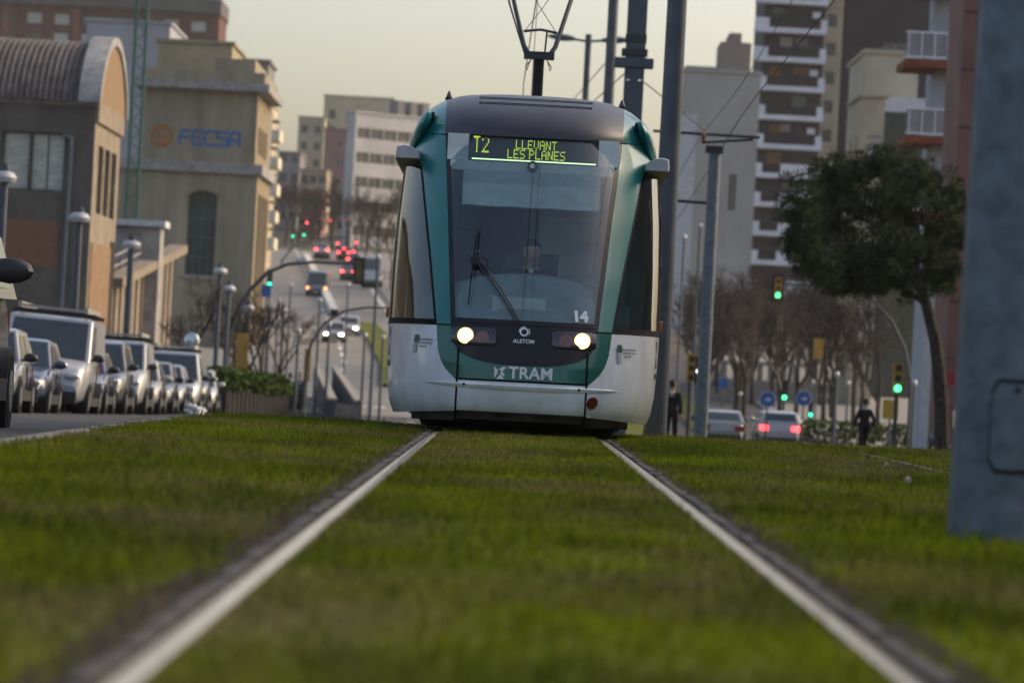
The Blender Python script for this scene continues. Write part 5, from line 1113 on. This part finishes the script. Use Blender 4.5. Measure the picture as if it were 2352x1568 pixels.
curved_mast('signal_mast', 'low curved mast behind the cantilever mast on the right', [(1795, 905), (1785, 860), (1755, 820), (1710, 800), (1660, 798)], 170, .06, zf=zr)
def post_signal(px, py, Y, label, lit, k=1., zf=zr, on=2, plate=False, body=sig_y, grp=None):
    p = P(px, py, Y); t = thing('traffic_light', label, 'traffic light', (p.x, Y, zf(Y)), 0, grp); hz_ = p.z - zf(Y)
    obj('post', MB().cyl((0, .16, -.2), (0, .16, hz_ + .3 * k), .06, n=10), mast_m, t); head(t, 0, hz_, k, on, lit, plate=plate, body=body); return t
post_signal(2062, 868, 118, 'yellow traffic light showing green on the right pavement', LG)
post_signal(1802, 897, 160, 'dark traffic light showing green behind the white car', LG, .9, body=sig_b)
post_signal(1862, 940, 185, 'small traffic light with a dim green lamp near the blue sign', LGF, .8, body=sig_b)
post_signal(1588, 845, 105, 'yellow pedestrian signal box beside the cantilever mast', None, .8)
post_signal(1606, 852, 104, 'tram signal with a white light beside the yellow box', LW, .8, on=1, body=sig_b)
for i, (px, py, Y, l, on) in enumerate(((620, 640, 260, LGF, 2), (699, 533, 500, LGF, 2), (673, 536, 510, LGF, 2), (705, 518, 505, LR, 0), (757, 513, 500, LR, 0), (797, 511, 512, LR, 0), (776, 566, 480, LR, 0), (818, 564, 478, LR, 0), (812, 585, 455, LR, 0), (790, 578, 462, LR, 0))):
    labs = ['green traffic light at the corner below the sign tower', 'green traffic light next to a red one at the top of the avenue', 'faint green traffic light by the grey house', 'red traffic light just above a green one up the avenue', 'red traffic light in front of the brick tower', 'red traffic light under the white office', 'red traffic light over the stopped pale car', 'red traffic light behind the black signal head', 'red traffic light at the divider among the stopped cars', 'red traffic light beside the divider end']
    post_signal(px, py, Y, labs[i], l, 1.2, zf=lambda y: ter(-9, y), on=on, body=sig_b)
# signs
def sign(px, py, Y, r, m, label, zf=zr, shape='disc', name='road_sign', h2=None):
    p = P(px, py, Y); t = thing(name, label, 'sign', (p.x, Y, zf(Y))); hz_ = p.z - zf(Y)
    obj('post', MB().cyl((0, .05, -.2), (0, .05, hz_ + r * .4), .035, n=8), mast_m, t)
    if shape == 'disc': f = obj('plate', MB().cyl((0, -.02, hz_), (0, .01, hz_), r, n=24), m, t); obj('rim', MB().cyl((0, -.012, hz_), (0, .008, hz_), r * 1.08, n=24), mat('sign_white', (.6, .6, .6), .5), f); obj('arrow', MB().prism([(-.35 * r, -.1 * r), (.1 * r, -.1 * r), (.1 * r, -.35 * r), (.5 * r, 0), (.1 * r, .35 * r), (.1 * r, .1 * r), (-.35 * r, .1 * r)], (0, -.024, hz_), (1, 0, 0), (0, 0, 1), (0, .004, 0)), mat('sign_white', (.6, .6, .6), .5), f)
    else: obj('plate', MB().box(-r, r, -.03, .02, hz_ - (h2 or r), hz_ + (h2 or r)), m, t)
    return t
sblue = mat('sign_blue_plate', (.02, .10, .34), .5); syel = mat('sign_yellow', (.42, .23, .03), .6, var=.15)
sign(1763, 917, 150, .30, sblue, 'round blue arrow sign left of the white car'); sign(1846, 915, 158, .30, sblue, 'round blue arrow sign right of the white car'); sign(1660, 880, 180, .22, sblue, 'small blue sign on the far right verge', shape='rect')
sign(556, 808, 142, .22, syel, 'tall yellow sign board on the left pavement', zl, 'rect', h2=.7); sign(706, 838, 128, .10, syel, 'narrow yellow sign at the second curved mast', zl, 'rect', h2=.55); sign(1880, 800, 170, .22, syel, 'yellow sign board hanging among the bare trees', zr, 'rect', h2=.45)
sign(2180, 870, 110, .22, mat('shop_red', (.30, .02, .03), .5), 'dark red sign by the pine trunk', zr, 'rect', h2=.2); sign(2045, 940, 128, .26, mat('poster_yellow', (.4, .3, .05), .6), 'yellow poster panel behind the traffic light', zr, 'rect', h2=.32)
sign(612, 668, 190, .22, sblue, 'small blue sign beside the street lamps', zl, 'rect', h2=.3)
ms = thing('traffic_mirror', 'round white traffic mirror above the parked cars', 'mirror', (P(440, 786, 130).x, 130, zl(130) + .13)); mh = P(440, 786, 130).z - zl(130) - .13
obj('post', MB().cyl((0, .05, 0), (0, .05, mh), .04, n=8), mast_m, ms); obj('mirror_face', MB().ball((0, 0, mh), .26, .08, .34, 16, 10), mat('mirror_face', (.55, .57, .6), .15, .6), ms)
# slender posts in the middle distance
PL = ['slender post between the blue sign and the far avenue', 'slender post in front of the delivery van', 'slender post rising from the ramp coping', 'tall slender post left of the oncoming white car', 'slender post on the right wall of the ramp', 'tall slender post that carries nothing beside the black signal head', 'slender post near the green median', 'slender post behind the farthest street lantern', 'short slender post behind the hedge end', 'tall slender post in front of the beige slab', 'tall slender post against the pale strip of the beige slab', 'short slender post by the low curved mast', 'slender post right of the round blue signs', 'slender post in front of the bare grove', 'slender post between the pine and the traffic light']
for i, (px, pt, Y) in enumerate(((668, 655, 190), (735, 690, 165), (757, 745, 150), (800, 655, 200), (838, 770, 150), (868, 590, 140), (880, 775, 155), (640, 690, 176), (686, 760, 150), (1608, 520, 150), (1572, 545, 165), (1700, 905, 175), (1948, 880, 170), (1922, 860, 140), (2100, 880, 130))):
    p = P(px, pt, Y); zf = zl if px < 1200 else zr
    t = thing('thin_post', PL[i], 'post', (p.x, Y, zf(Y)), 0, 'slender posts along the roads')
    hh = p.z - zf(Y); obj('shaft', MB().cyl((0, 0, 0), (0, 0, hh), .065, .045, 8), lpost, t); obj('cap', MB().ball((0, 0, hh), .10, .10, .12), lcap, t)
# hedge in its planter with a railing
hp_ = thing('hedge', 'trimmed green hedge above a dark railing at the end of the parked row', 'hedge', (-10.3, 133, zl(133))); hl_ = MB()
def leafbox(n, f, s):
    mb = MB(); c = np.array([f() for _ in range(n)])
    for p in c:
        d = Vector(rng.normal(size=3)).normalized(); u = d.orthogonal().normalized() * s * random.uniform(.6, 1.3); v = d.cross(u).normalized() * s * random.uniform(.5, 1.)
        p = Vector(p); mb.add([p - u, p + v, p + u, p - v], [(0, 1, 2, 3)])
    return mb
leaf_h = mat('hedge_leaf', (.060, .092, .016), .9, var=.4, scale=2.2)
def hf():
    y = random.uniform(0, 25); x = random.gauss(0, .3) + .030 * y; return (x, y, (zl(133 + y) - zl(133)) + .75 + random.random() ** .7 * (.75 + .15 * math.sin(y * 1.3)))
obj('leaves', leafbox(8000, hf, .09), leaf_h, hp_)
for i in range(17): y = i * 1.5; zz = zl(133 + y) - zl(133); obj('railing_post', MB().box(.45 + .03 * y, .5 + .03 * y, y, y + .06, zz, zz + .95), blackp, hp_)
obj('planter', MB().prism([(0, -.1), (25, zl(158) - zl(133) - .1), (25, zl(158) - zl(133) + .8), (0, .8)], (-.4, 0, 0), (.03, 1, 0), (0, 0, 1), (.8, 0, 0)), mat('planter_dark', (.035, .032, .03), .9, var=.2), hp_)
rh = thing('hedge', 'low dark hedge along the right pavement behind the white car', 'hedge', (P(1990, 975, 165).x, 165, zr(165)))
obj('leaves', leafbox(3500, lambda: (random.uniform(-3, 6), random.gauss(0, .4), .1 + random.random() ** .7 * 1.1), .09), leaf_h, rh)
# green verge on the right beyond the crest
vg = MB(); vg.grid([[(7.6 + .02 * (y - 130), y, zr(y) + .16), (11.2 - .012 * (y - 130), y, zr(y) + .5)] for y in range(186, 320, 6)]); tag(obj('grass_verge', vg, g_ground), kind='structure')
# low pale wall with pillars beyond the right street
lw = thing('pale_wall', 'low pale wall with piers across the right street', 'wall', (P(1660, 860, 230).x, 230, zr(230)))
pb_ = P(1650, 838, 230); lh = pb_.z - zr(230)
obj('parapet', MB().box(-.2, 5.6, 0, .3, -.5, lh * .62), mat('wall_pale', (.24, .215, .19), .85, var=.15), lw)
for i in range(8): obj('pier', MB().box(i * .72 - .1, i * .72 + .22, -.05, .35, lh * .62, lh + .1), mat('wall_pale', (.24, .215, .19), .85, var=.15), lw)
obj('lintel', MB().box(-.2, 5.6, -.05, .35, lh + .1, lh + .3), mat('wall_pale', (.24, .215, .19), .85, var=.15), lw)
# ------------------------------------------------------------------ trees
bark = mat('bark', (.060, .048, .040), .9, var=.4, scale=9, bump=1., bscale=14); twig = mat('twigs', (.062, .050, .044), .9, var=.2, scale=3)
def bare(seed, H=6., lv=5):
    r_ = random.Random(seed); tr_ = MB(); br = MB()
    def grow(p, d, L, r, k):
        q = p + d * L; tgt = tr_ if k == lv else br
        mid = p + d * L * .5 + Vector((r_.uniform(-1, 1), r_.uniform(-1, 1), 0)) * L * .05
        tgt.tube([p, mid, q], r, 6 if k > lv - 2 else 3, r * .68)
        if k == 0: return
        for i in range(3 if k > 1 else 4):
            a = r_.uniform(0, 6.28); sp = r_.uniform(.3, .75); o = d.orthogonal().normalized(); o = (Matrix.Rotation(a, 3, d) @ o)
            nd = (d * math.cos(sp) + o * math.sin(sp) + Vector((0, 0, .12))).normalized()
            grow(p + d * L * r_.uniform(.6, 1.), nd, L * r_.uniform(.55, .8), r * .62, k - 1)
    grow(Vector((0, 0, -.1)), Vector((r_.uniform(-.05, .05), 0, 1)).normalized(), H * .34, H * .016, lv); return tr_.mesh('trunk', bark), br.mesh('branches', twig)
BT = [bare(s) for s in (3, 5, 11)]
def bare_tree(px, py, Y, label, H, k, zf=zl, grp='bare street trees'):
    p = P(px, py, Y); t = thing('bare_tree', label, 'tree', (p.x, Y, zf(Y)), random.uniform(0, 6), grp); t.scale = (H / 6,) * 3
    obj('trunk', BT[k][0], parent=t); obj('crown', BT[k][1], parent=t)
for i, (px, Y, H, k) in enumerate(((437, 136, 6.0, 0), (575, 150, 6.0, 1), (600, 165, 6.6, 2), (548, 172, 6.4, 0), (640, 182, 5.8, 1), (520, 160, 5.6, 2))):
    bare_tree(px, 850, Y, ['bare tree with upswept twigs before the arched window', 'bare tree behind the hedge beside the lantern', 'leafless tree at the foot of the sign tower', 'small bare tree beyond the big curved signal mast', 'bare tree near the small blue sign', 'slim bare tree between the lantern and the yellow board'][i], H, k)
for i in range(12):
    Y = 330 + i * 17; s = -1 if i % 2 else 1; x = ac(Y) + s * (8.6 if s > 0 else 8.0); t = thing('bare_tree', 'leafless street tree lining the far avenue', 'tree', (x, Y, ter(-9, Y)), random.uniform(0, 6), 'bare trees along the far avenue'); k = i % 3; t.scale = (1.5,) * 3
    obj('trunk', BT[k][0], parent=t); obj('crown', BT[k][1], parent=t)
for i in range(46):
    Y = 186 + (i % 23) * 5.2; x = 9.8 + (i % 5) * 2.1 + (Y - 195) * .062 + random.uniform(-.7, .7); t = thing('bare_tree', 'leafless brown tree in the grove between the right street and the towers', 'tree', (x, Y, zr(Y)), random.uniform(0, 6), 'bare grove on the right'); k = i % 3; t.scale = (1.3 + .35 * random.random(),) * 3
    obj('trunk', BT[k][0], parent=t); obj('crown', BT[k][1], parent=t)
for i in range(24):
    Y = 497 + (i % 4) * 13; x = -37 + (i % 8) * 2.9 + (i // 8) * 1.4 + random.uniform(-.6, .6); t = thing('bare_tree', 'leafless tree in the dark clump at the head of the avenue', 'tree', (x, Y, ter(-9, Y)), random.uniform(0, 6), 'bare clump at the head of the avenue'); k = i % 3; t.scale = (1.5 + .4 * random.random(),) * 3
    obj('trunk', BT[k][0], parent=t); obj('crown', BT[k][1], parent=t)
# umbrella pine
pp_ = P(2166, 1000, 98); pine = thing('pine_tree', 'dark umbrella pine with a leaning trunk on the right pavement', 'tree', (pp_.x, 98, zr(98) + .1))
def pl(px, py, dy=0): q = P(px, py, 98 + dy); return Vector((q.x - pp_.x, dy, q.z - zr(98) - .1))
obj('trunk', MB().tube([(0.02, 0, -.1), pl(2163, 930), pl(2158, 860), pl(2148, 780), pl(2128, 700), pl(2105, 640)], .21, 10, .13), bark, pine)
for a in ([(2105, 640), (2040, 600), (1960, 560), (1880, 540)], [(2105, 640), (2070, 560), (2030, 480), (1990, 430)], [(2110, 655), (2140, 580), (2180, 520)], [(2128, 700), (2060, 650), (1960, 620), (1880, 600)], [(2105, 640), (2110, 540), (2100, 450)]):
    obj('limb', MB().tube([pl(px, py, random.uniform(-.6, .6) if i else 0) for i, (px, py) in enumerate(a)], .08, 6, .03), bark, pine)
CL = [(1850, 480, 62, 75), (1905, 430, 70, 60), (1975, 395, 70, 48), (2050, 385, 70, 45), (2115, 420, 60, 52), (2175, 470, 55, 60), (2190, 540, 45, 55), (1840, 560, 42, 45), (1895, 520, 75, 60), (1980, 470, 85, 60), (2070, 480, 80, 60), (2140, 560, 62, 60), (1880, 610, 66, 42), (1960, 600, 85, 50), (2040, 570, 80, 55), (2080, 640, 70, 40), (1995, 640, 75, 34), (2165, 630, 40, 40), (1930, 645, 50, 28)]
pc = MB(); rp_ = random.Random(4)
for (px, py, rx_, ry_) in CL:
    c = pl(px, py, rp_.uniform(-1.6, 1.6)); ax, az = rx_ / 90 * 1.0, ry_ / 90 * 1.0
    for k in range(48):
        sub = c + Vector((rp_.gauss(0, .46) * ax, rp_.gauss(0, .5), rp_.gauss(0, .46) * az)); sr = rp_.uniform(.12, .24)
        for j in range(90):
            d = Vector((rp_.gauss(0, 1), rp_.gauss(0, 1), rp_.gauss(0, 1) + .3)).normalized(); q = sub + d * sr * rp_.random() ** .5; u = d.orthogonal().normalized() * .022; v = d * rp_.uniform(.07, .14)
            pc.add([q - u, q + u, q + v], [(0, 1, 2)])
obj('crown', pc, mat('pine_needles', (.024, .040, .016), .9, var=.5, scale=3.2), pine, smooth=0)
# ------------------------------------------------------------------ people
skin_m = mat('skin', (.42, .26, .19), .55, var=.08, scale=12); hair_m = mat('hair_dark', (.018, .014, .012), .6, var=.3, scale=30); coat_d = mat('dark_coat', (.024, .024, .030), .85, var=.2, scale=8); trous = mat('dark_trousers', (.02, .02, .025), .85); shirt = mat('white_collar', (.6, .62, .62), .7); shoe = mat('dark_shoe', (.012, .011, .010), .6)
def skinned(name, joints, edges, m, parent, root=0, sub=2):
    me = bpy.data.meshes.new(name); me.from_pydata([j[0] for j in joints], edges, []); me.materials.append(m); o = bpy.data.objects.new(name, me); COL.objects.link(o); o.parent = parent
    s = o.modifiers.new('skin', 'SKIN'); s.use_smooth_shade = True
    for i, j in enumerate(joints):
        sv_ = me.skin_vertices[0].data[i]; r_ = j[1]; sv_.radius = r_ if isinstance(r_, tuple) else (r_, r_); sv_.use_root = (i == root)
    sb = o.modifiers.new('sub', 'SUBSURF'); sb.levels = sub; sb.render_levels = sub; return o
def person(label, loc, rz, pose, coat_m, hair=hair_m, group=None, scale=1.):
    t = thing('person', label, 'person', loc, rz, group); t.scale = (scale,) * 3
    if pose == 'sit':
        pel = Vector((0, .0, .46)); ch = Vector((0, .03, .93)); nk = Vector((0, .0, 1.06)); hd = Vector((0, -.03, 1.185)); hip = .09
        legs = [[(s * hip, 0, .45), (s * .12, -.42, .47), (s * .12, -.46, .08)] for s in (-1, 1)]; feet = [(s * .12, -.62, .03) for s in (-1, 1)]
        arms = [[(s * .19, .02, 1.0), (s * .27, -.08, .72), (s * .20, -.34, .66)] for s in (-1, 1)]
    else:
        pel = Vector((0, 0, .92)); ch = Vector((0, -.01, 1.28)); nk = Vector((0, 0, 1.45)); hd = Vector((0, -.02, 1.60)); st = .16 if pose == 'walk' else .03
        legs = [[(s * .09, 0, .90), (s * .10, -.04 + s * st * .5, .50), (s * .10, s * st * 1.2, .09)] for s in (-1, 1)]; feet = [(s * .10, s * st * 1.2 - .16, .035) for s in (-1, 1)]
        arms = [[(s * .19, 0, 1.36), (s * .25, .04 - s * st * .6, 1.10), (s * .24, -.06 - s * st, .86)] for s in (-1, 1)]
    J = [(pel, (.14, .10)), (ch, (.15, .10)), (nk, .050), (hd + Vector((0, -.012, -.045)), (.070, .085)), (hd + Vector((0, 0, .03)), (.102, .116)), (hd + Vector((0, .005, .10)), (.085, .10))]; E = [(0, 1), (1, 2), (2, 3), (3, 4), (4, 5)]
    for L_2, f in zip(legs, feet):
        k = len(J); J += [(Vector(L_2[0]), .085), (Vector(L_2[1]), .06), (Vector(L_2[2]), .042), (Vector(f), .035)]; E += [(0, k), (k, k + 1), (k + 1, k + 2), (k + 2, k + 3)]
    hands = []
    for A2 in arms:
        k = len(J); J += [(Vector(A2[0]), .06), (Vector(A2[1]), .045), (Vector(A2[2]), .03)]; E += [(1, k), (k, k + 1), (k + 1, k + 2)]
        d = (Vector(A2[2]) - Vector(A2[1])).normalized(); pal = Vector(A2[2]) + d * .07; side = d.cross(Vector((0, 1, 0)) if abs(d.y) < .8 else Vector((0, 0, 1))).normalized()
        kp_ = len(J); J.append((pal, (.036, .018))); E.append((k + 2, kp_))
        for i, (o_, ln) in enumerate(((-.027, .068), (-.009, .08), (.009, .076), (.027, .06))):
            q = len(J); a = pal + side * o_ + d * .03; J += [(a, .0095), (a + d * ln * .55 + Vector((0, -.008, 0)), .0085), (a + d * ln + Vector((0, -.02, -.01)), .007)]; E += [(kp_, q), (q, q + 1), (q + 1, q + 2)]
        q = len(J); a = Vector(A2[2]) + d * .03 - side * .03; J += [(a, .011), (a + d * .03 - side * .025, .0095), (a + d * .06 - side * .03, .008)]; E += [(k + 2, q), (q, q + 1), (q + 1, q + 2)]
    skinned('body', J, E, skin_m, t)
    # face
    f = hd + Vector((0, -.094, .005)); fc = MB(); fc.ball((f.x, f.y - .012, f.z - .012), .013, .018, .028, 8, 6); obj('nose', fc, skin_m, t)
    for s in (-1, 1):
        obj('eye', MB().ball((s * .03, f.y + .012, f.z + .015), .012, .008, .007, 8, 6), hair_m, t); obj('ear', MB().ball((s * .077, hd.y + .01, hd.z + .02), .012, .02, .032, 8, 6), skin_m, t)
        obj('eyebrow', MB().box(s * .03 - .018, s * .03 + .018, f.y + .002, f.y + .014, f.z + .03, f.z + .037), hair, t)
    obj('mouth', MB().box(-.024, .024, f.y + .006, f.y + .016, f.z - .058, f.z - .050), mat('lips', (.25, .10, .08), .5), t)
    hm = MB(); hm.ball((0, hd.y + .022, hd.z + .055), .092, .105, .105, 14, 10); hm.v = [(x, y, max(z, hd.z + (-.045 if y > hd.y + .03 else (.075 if y < hd.y - .05 else .02)))) for x, y, z in hm.v]; obj('hair', hm, hair, t)
    # clothes follow the same joints, a little wider
    up = Vector((0, 0, 1)); cj = [(pel + up * -.04, (.165, .125)), ((pel + ch) / 2, (.165, .12)), (ch, (.178, .125)), (ch + (nk - ch) * .7, (.09, .085))]; ce = [(0, 1), (1, 2), (2, 3)]
    for A2 in arms:
        k = len(cj); cj += [(Vector(A2[0]), .078), (Vector(A2[1]), .062), (Vector(A2[2]) * .93 + Vector(A2[1]) * .07, .045)]; ce += [(2, k), (k, k + 1), (k + 1, k + 2)]
    skinned('jacket', cj, ce, coat_m, t); cj = [(pel, (.155, .115))]; ce = []
    for L_2 in legs: k = len(cj); cj += [(Vector(L_2[0]), .10), (Vector(L_2[1]), .075), (Vector(L_2[2]), .055)]; ce += [(0, k), (k, k + 1), (k + 1, k + 2)]
    skinned('trousers', cj, ce, trous, t)
    for f_, L_2 in zip(feet, legs): m2 = MB(); m2.ball(((f_[0] + L_2[2][0]) / 2, (f_[1] + L_2[2][1]) / 2, f_[2] + .01), .05, .14, .05, 10, 6); obj('shoe', m2, shoe, t)
    obj('collar', MB().lathe([(.075, -.03), (.068, .035)], (nk.x, nk.y, nk.z - .02), 14), shirt, t); return t
DZ = tram.location.z
person('tram driver in a dark jacket with white collar, seated behind the windscreen', (TX + .04, TY + 1.50, DZ + .53), 0, 'sit', coat_d)
obj('driver_seat', MB().box(-.26, .26, -.02, .12, .5, 1.35), inter_d, tram, loc=(.04, 1.76, .40)); bevel(tram.children[-1], .05)
person('person in dark clothes walking on the right pavement past the traffic light', (P(1984, 1000, 118).x, 118, zr(118) + .02), R(200), 'walk', coat_d)
person('person in black standing behind the tram near the cantilever mast', (P(1540, 990, 98).x, 98, zr(98) + .02), R(160), 'stand', coat_d)
person('pedestrian in a pale blue top waiting at the crossing', (P(665, 900, 160).x, 160, zl(160) + .05), R(170), 'stand', mat('pale_blue_top', (.30, .33, .42), .8))
person('pedestrian in dark blue walking beside the pale one at the crossing', (P(688, 905, 163).x, 163, zl(163) + .05), R(20), 'walk', mat('navy_top', (.03, .045, .09), .8))
# parked scooter at the right
sx_ = P(2178, 1000, 108); sct = thing('scooter', 'parked dark scooter on the right pavement near the pine', 'scooter', (sx_.x, 108, zr(108) + .02), R(28))
obj('body', MB().tube([(0, -.45, .55), (0, -.35, .30), (0, .1, .30), (0, .3, .55), (0, .75, .60)], .14, 10, .16), dkp, sct); obj('seat', MB().ball((0, .4, .78), .15, .38, .08), blackp, sct)
for y in (-.62, .6): wl = obj('wheel', MB().cyl((-.06, y, .26), (.06, y, .26), .26, n=20), tyre, sct); obj('rim', MB().cyl((-.065, y, .26), (.065, y, .26), .15, n=16), rim, wl)
obj('handlebar', MB().tube([(-.33, -.42, 1.02), (0, -.46, .98), (.33, -.42, 1.02)], .02, 6), blackp, sct); obj('steering_column', MB().tube([(0, -.62, .26), (0, -.46, .98)], .05, 7), gry, sct); obj('windshield', MB().prism([(-.2, 0), (.2, 0), (.16, .5), (-.16, .5)], (0, -.52, .95), (1, 0, 0), (0, .25, .97), (0, -.01, 0)), mat('visor', (.35, .33, .28), .15), sct)
# ------------------------------------------------------------------ evening haze over the city
hb_ = MB().box(-420, 420, -60, 900, -4.0, 95)
hz_m = bpy.data.materials.new('haze_air'); hz_m.use_nodes = True; hn = hz_m.node_tree; hn.nodes.remove(hn.nodes['Principled BSDF'])
pv = hn.nodes.new('ShaderNodeVolumePrincipled'); pv.inputs['Color'].default_value = (.92, .87, .83, 1); pv.inputs['Density'].default_value = .00011; pv.inputs['Anisotropy'].default_value = .35
hn.links.new(pv.outputs[0], hn.nodes['Material Output'].inputs['Volume'])
tag(obj('haze', hb_, hz_m, smooth=0), 'thin evening haze filling the street', 'haze', kind='stuff')
sc.cycles.volume_bounces = 1; sc.cycles.volume_step_rate = 4
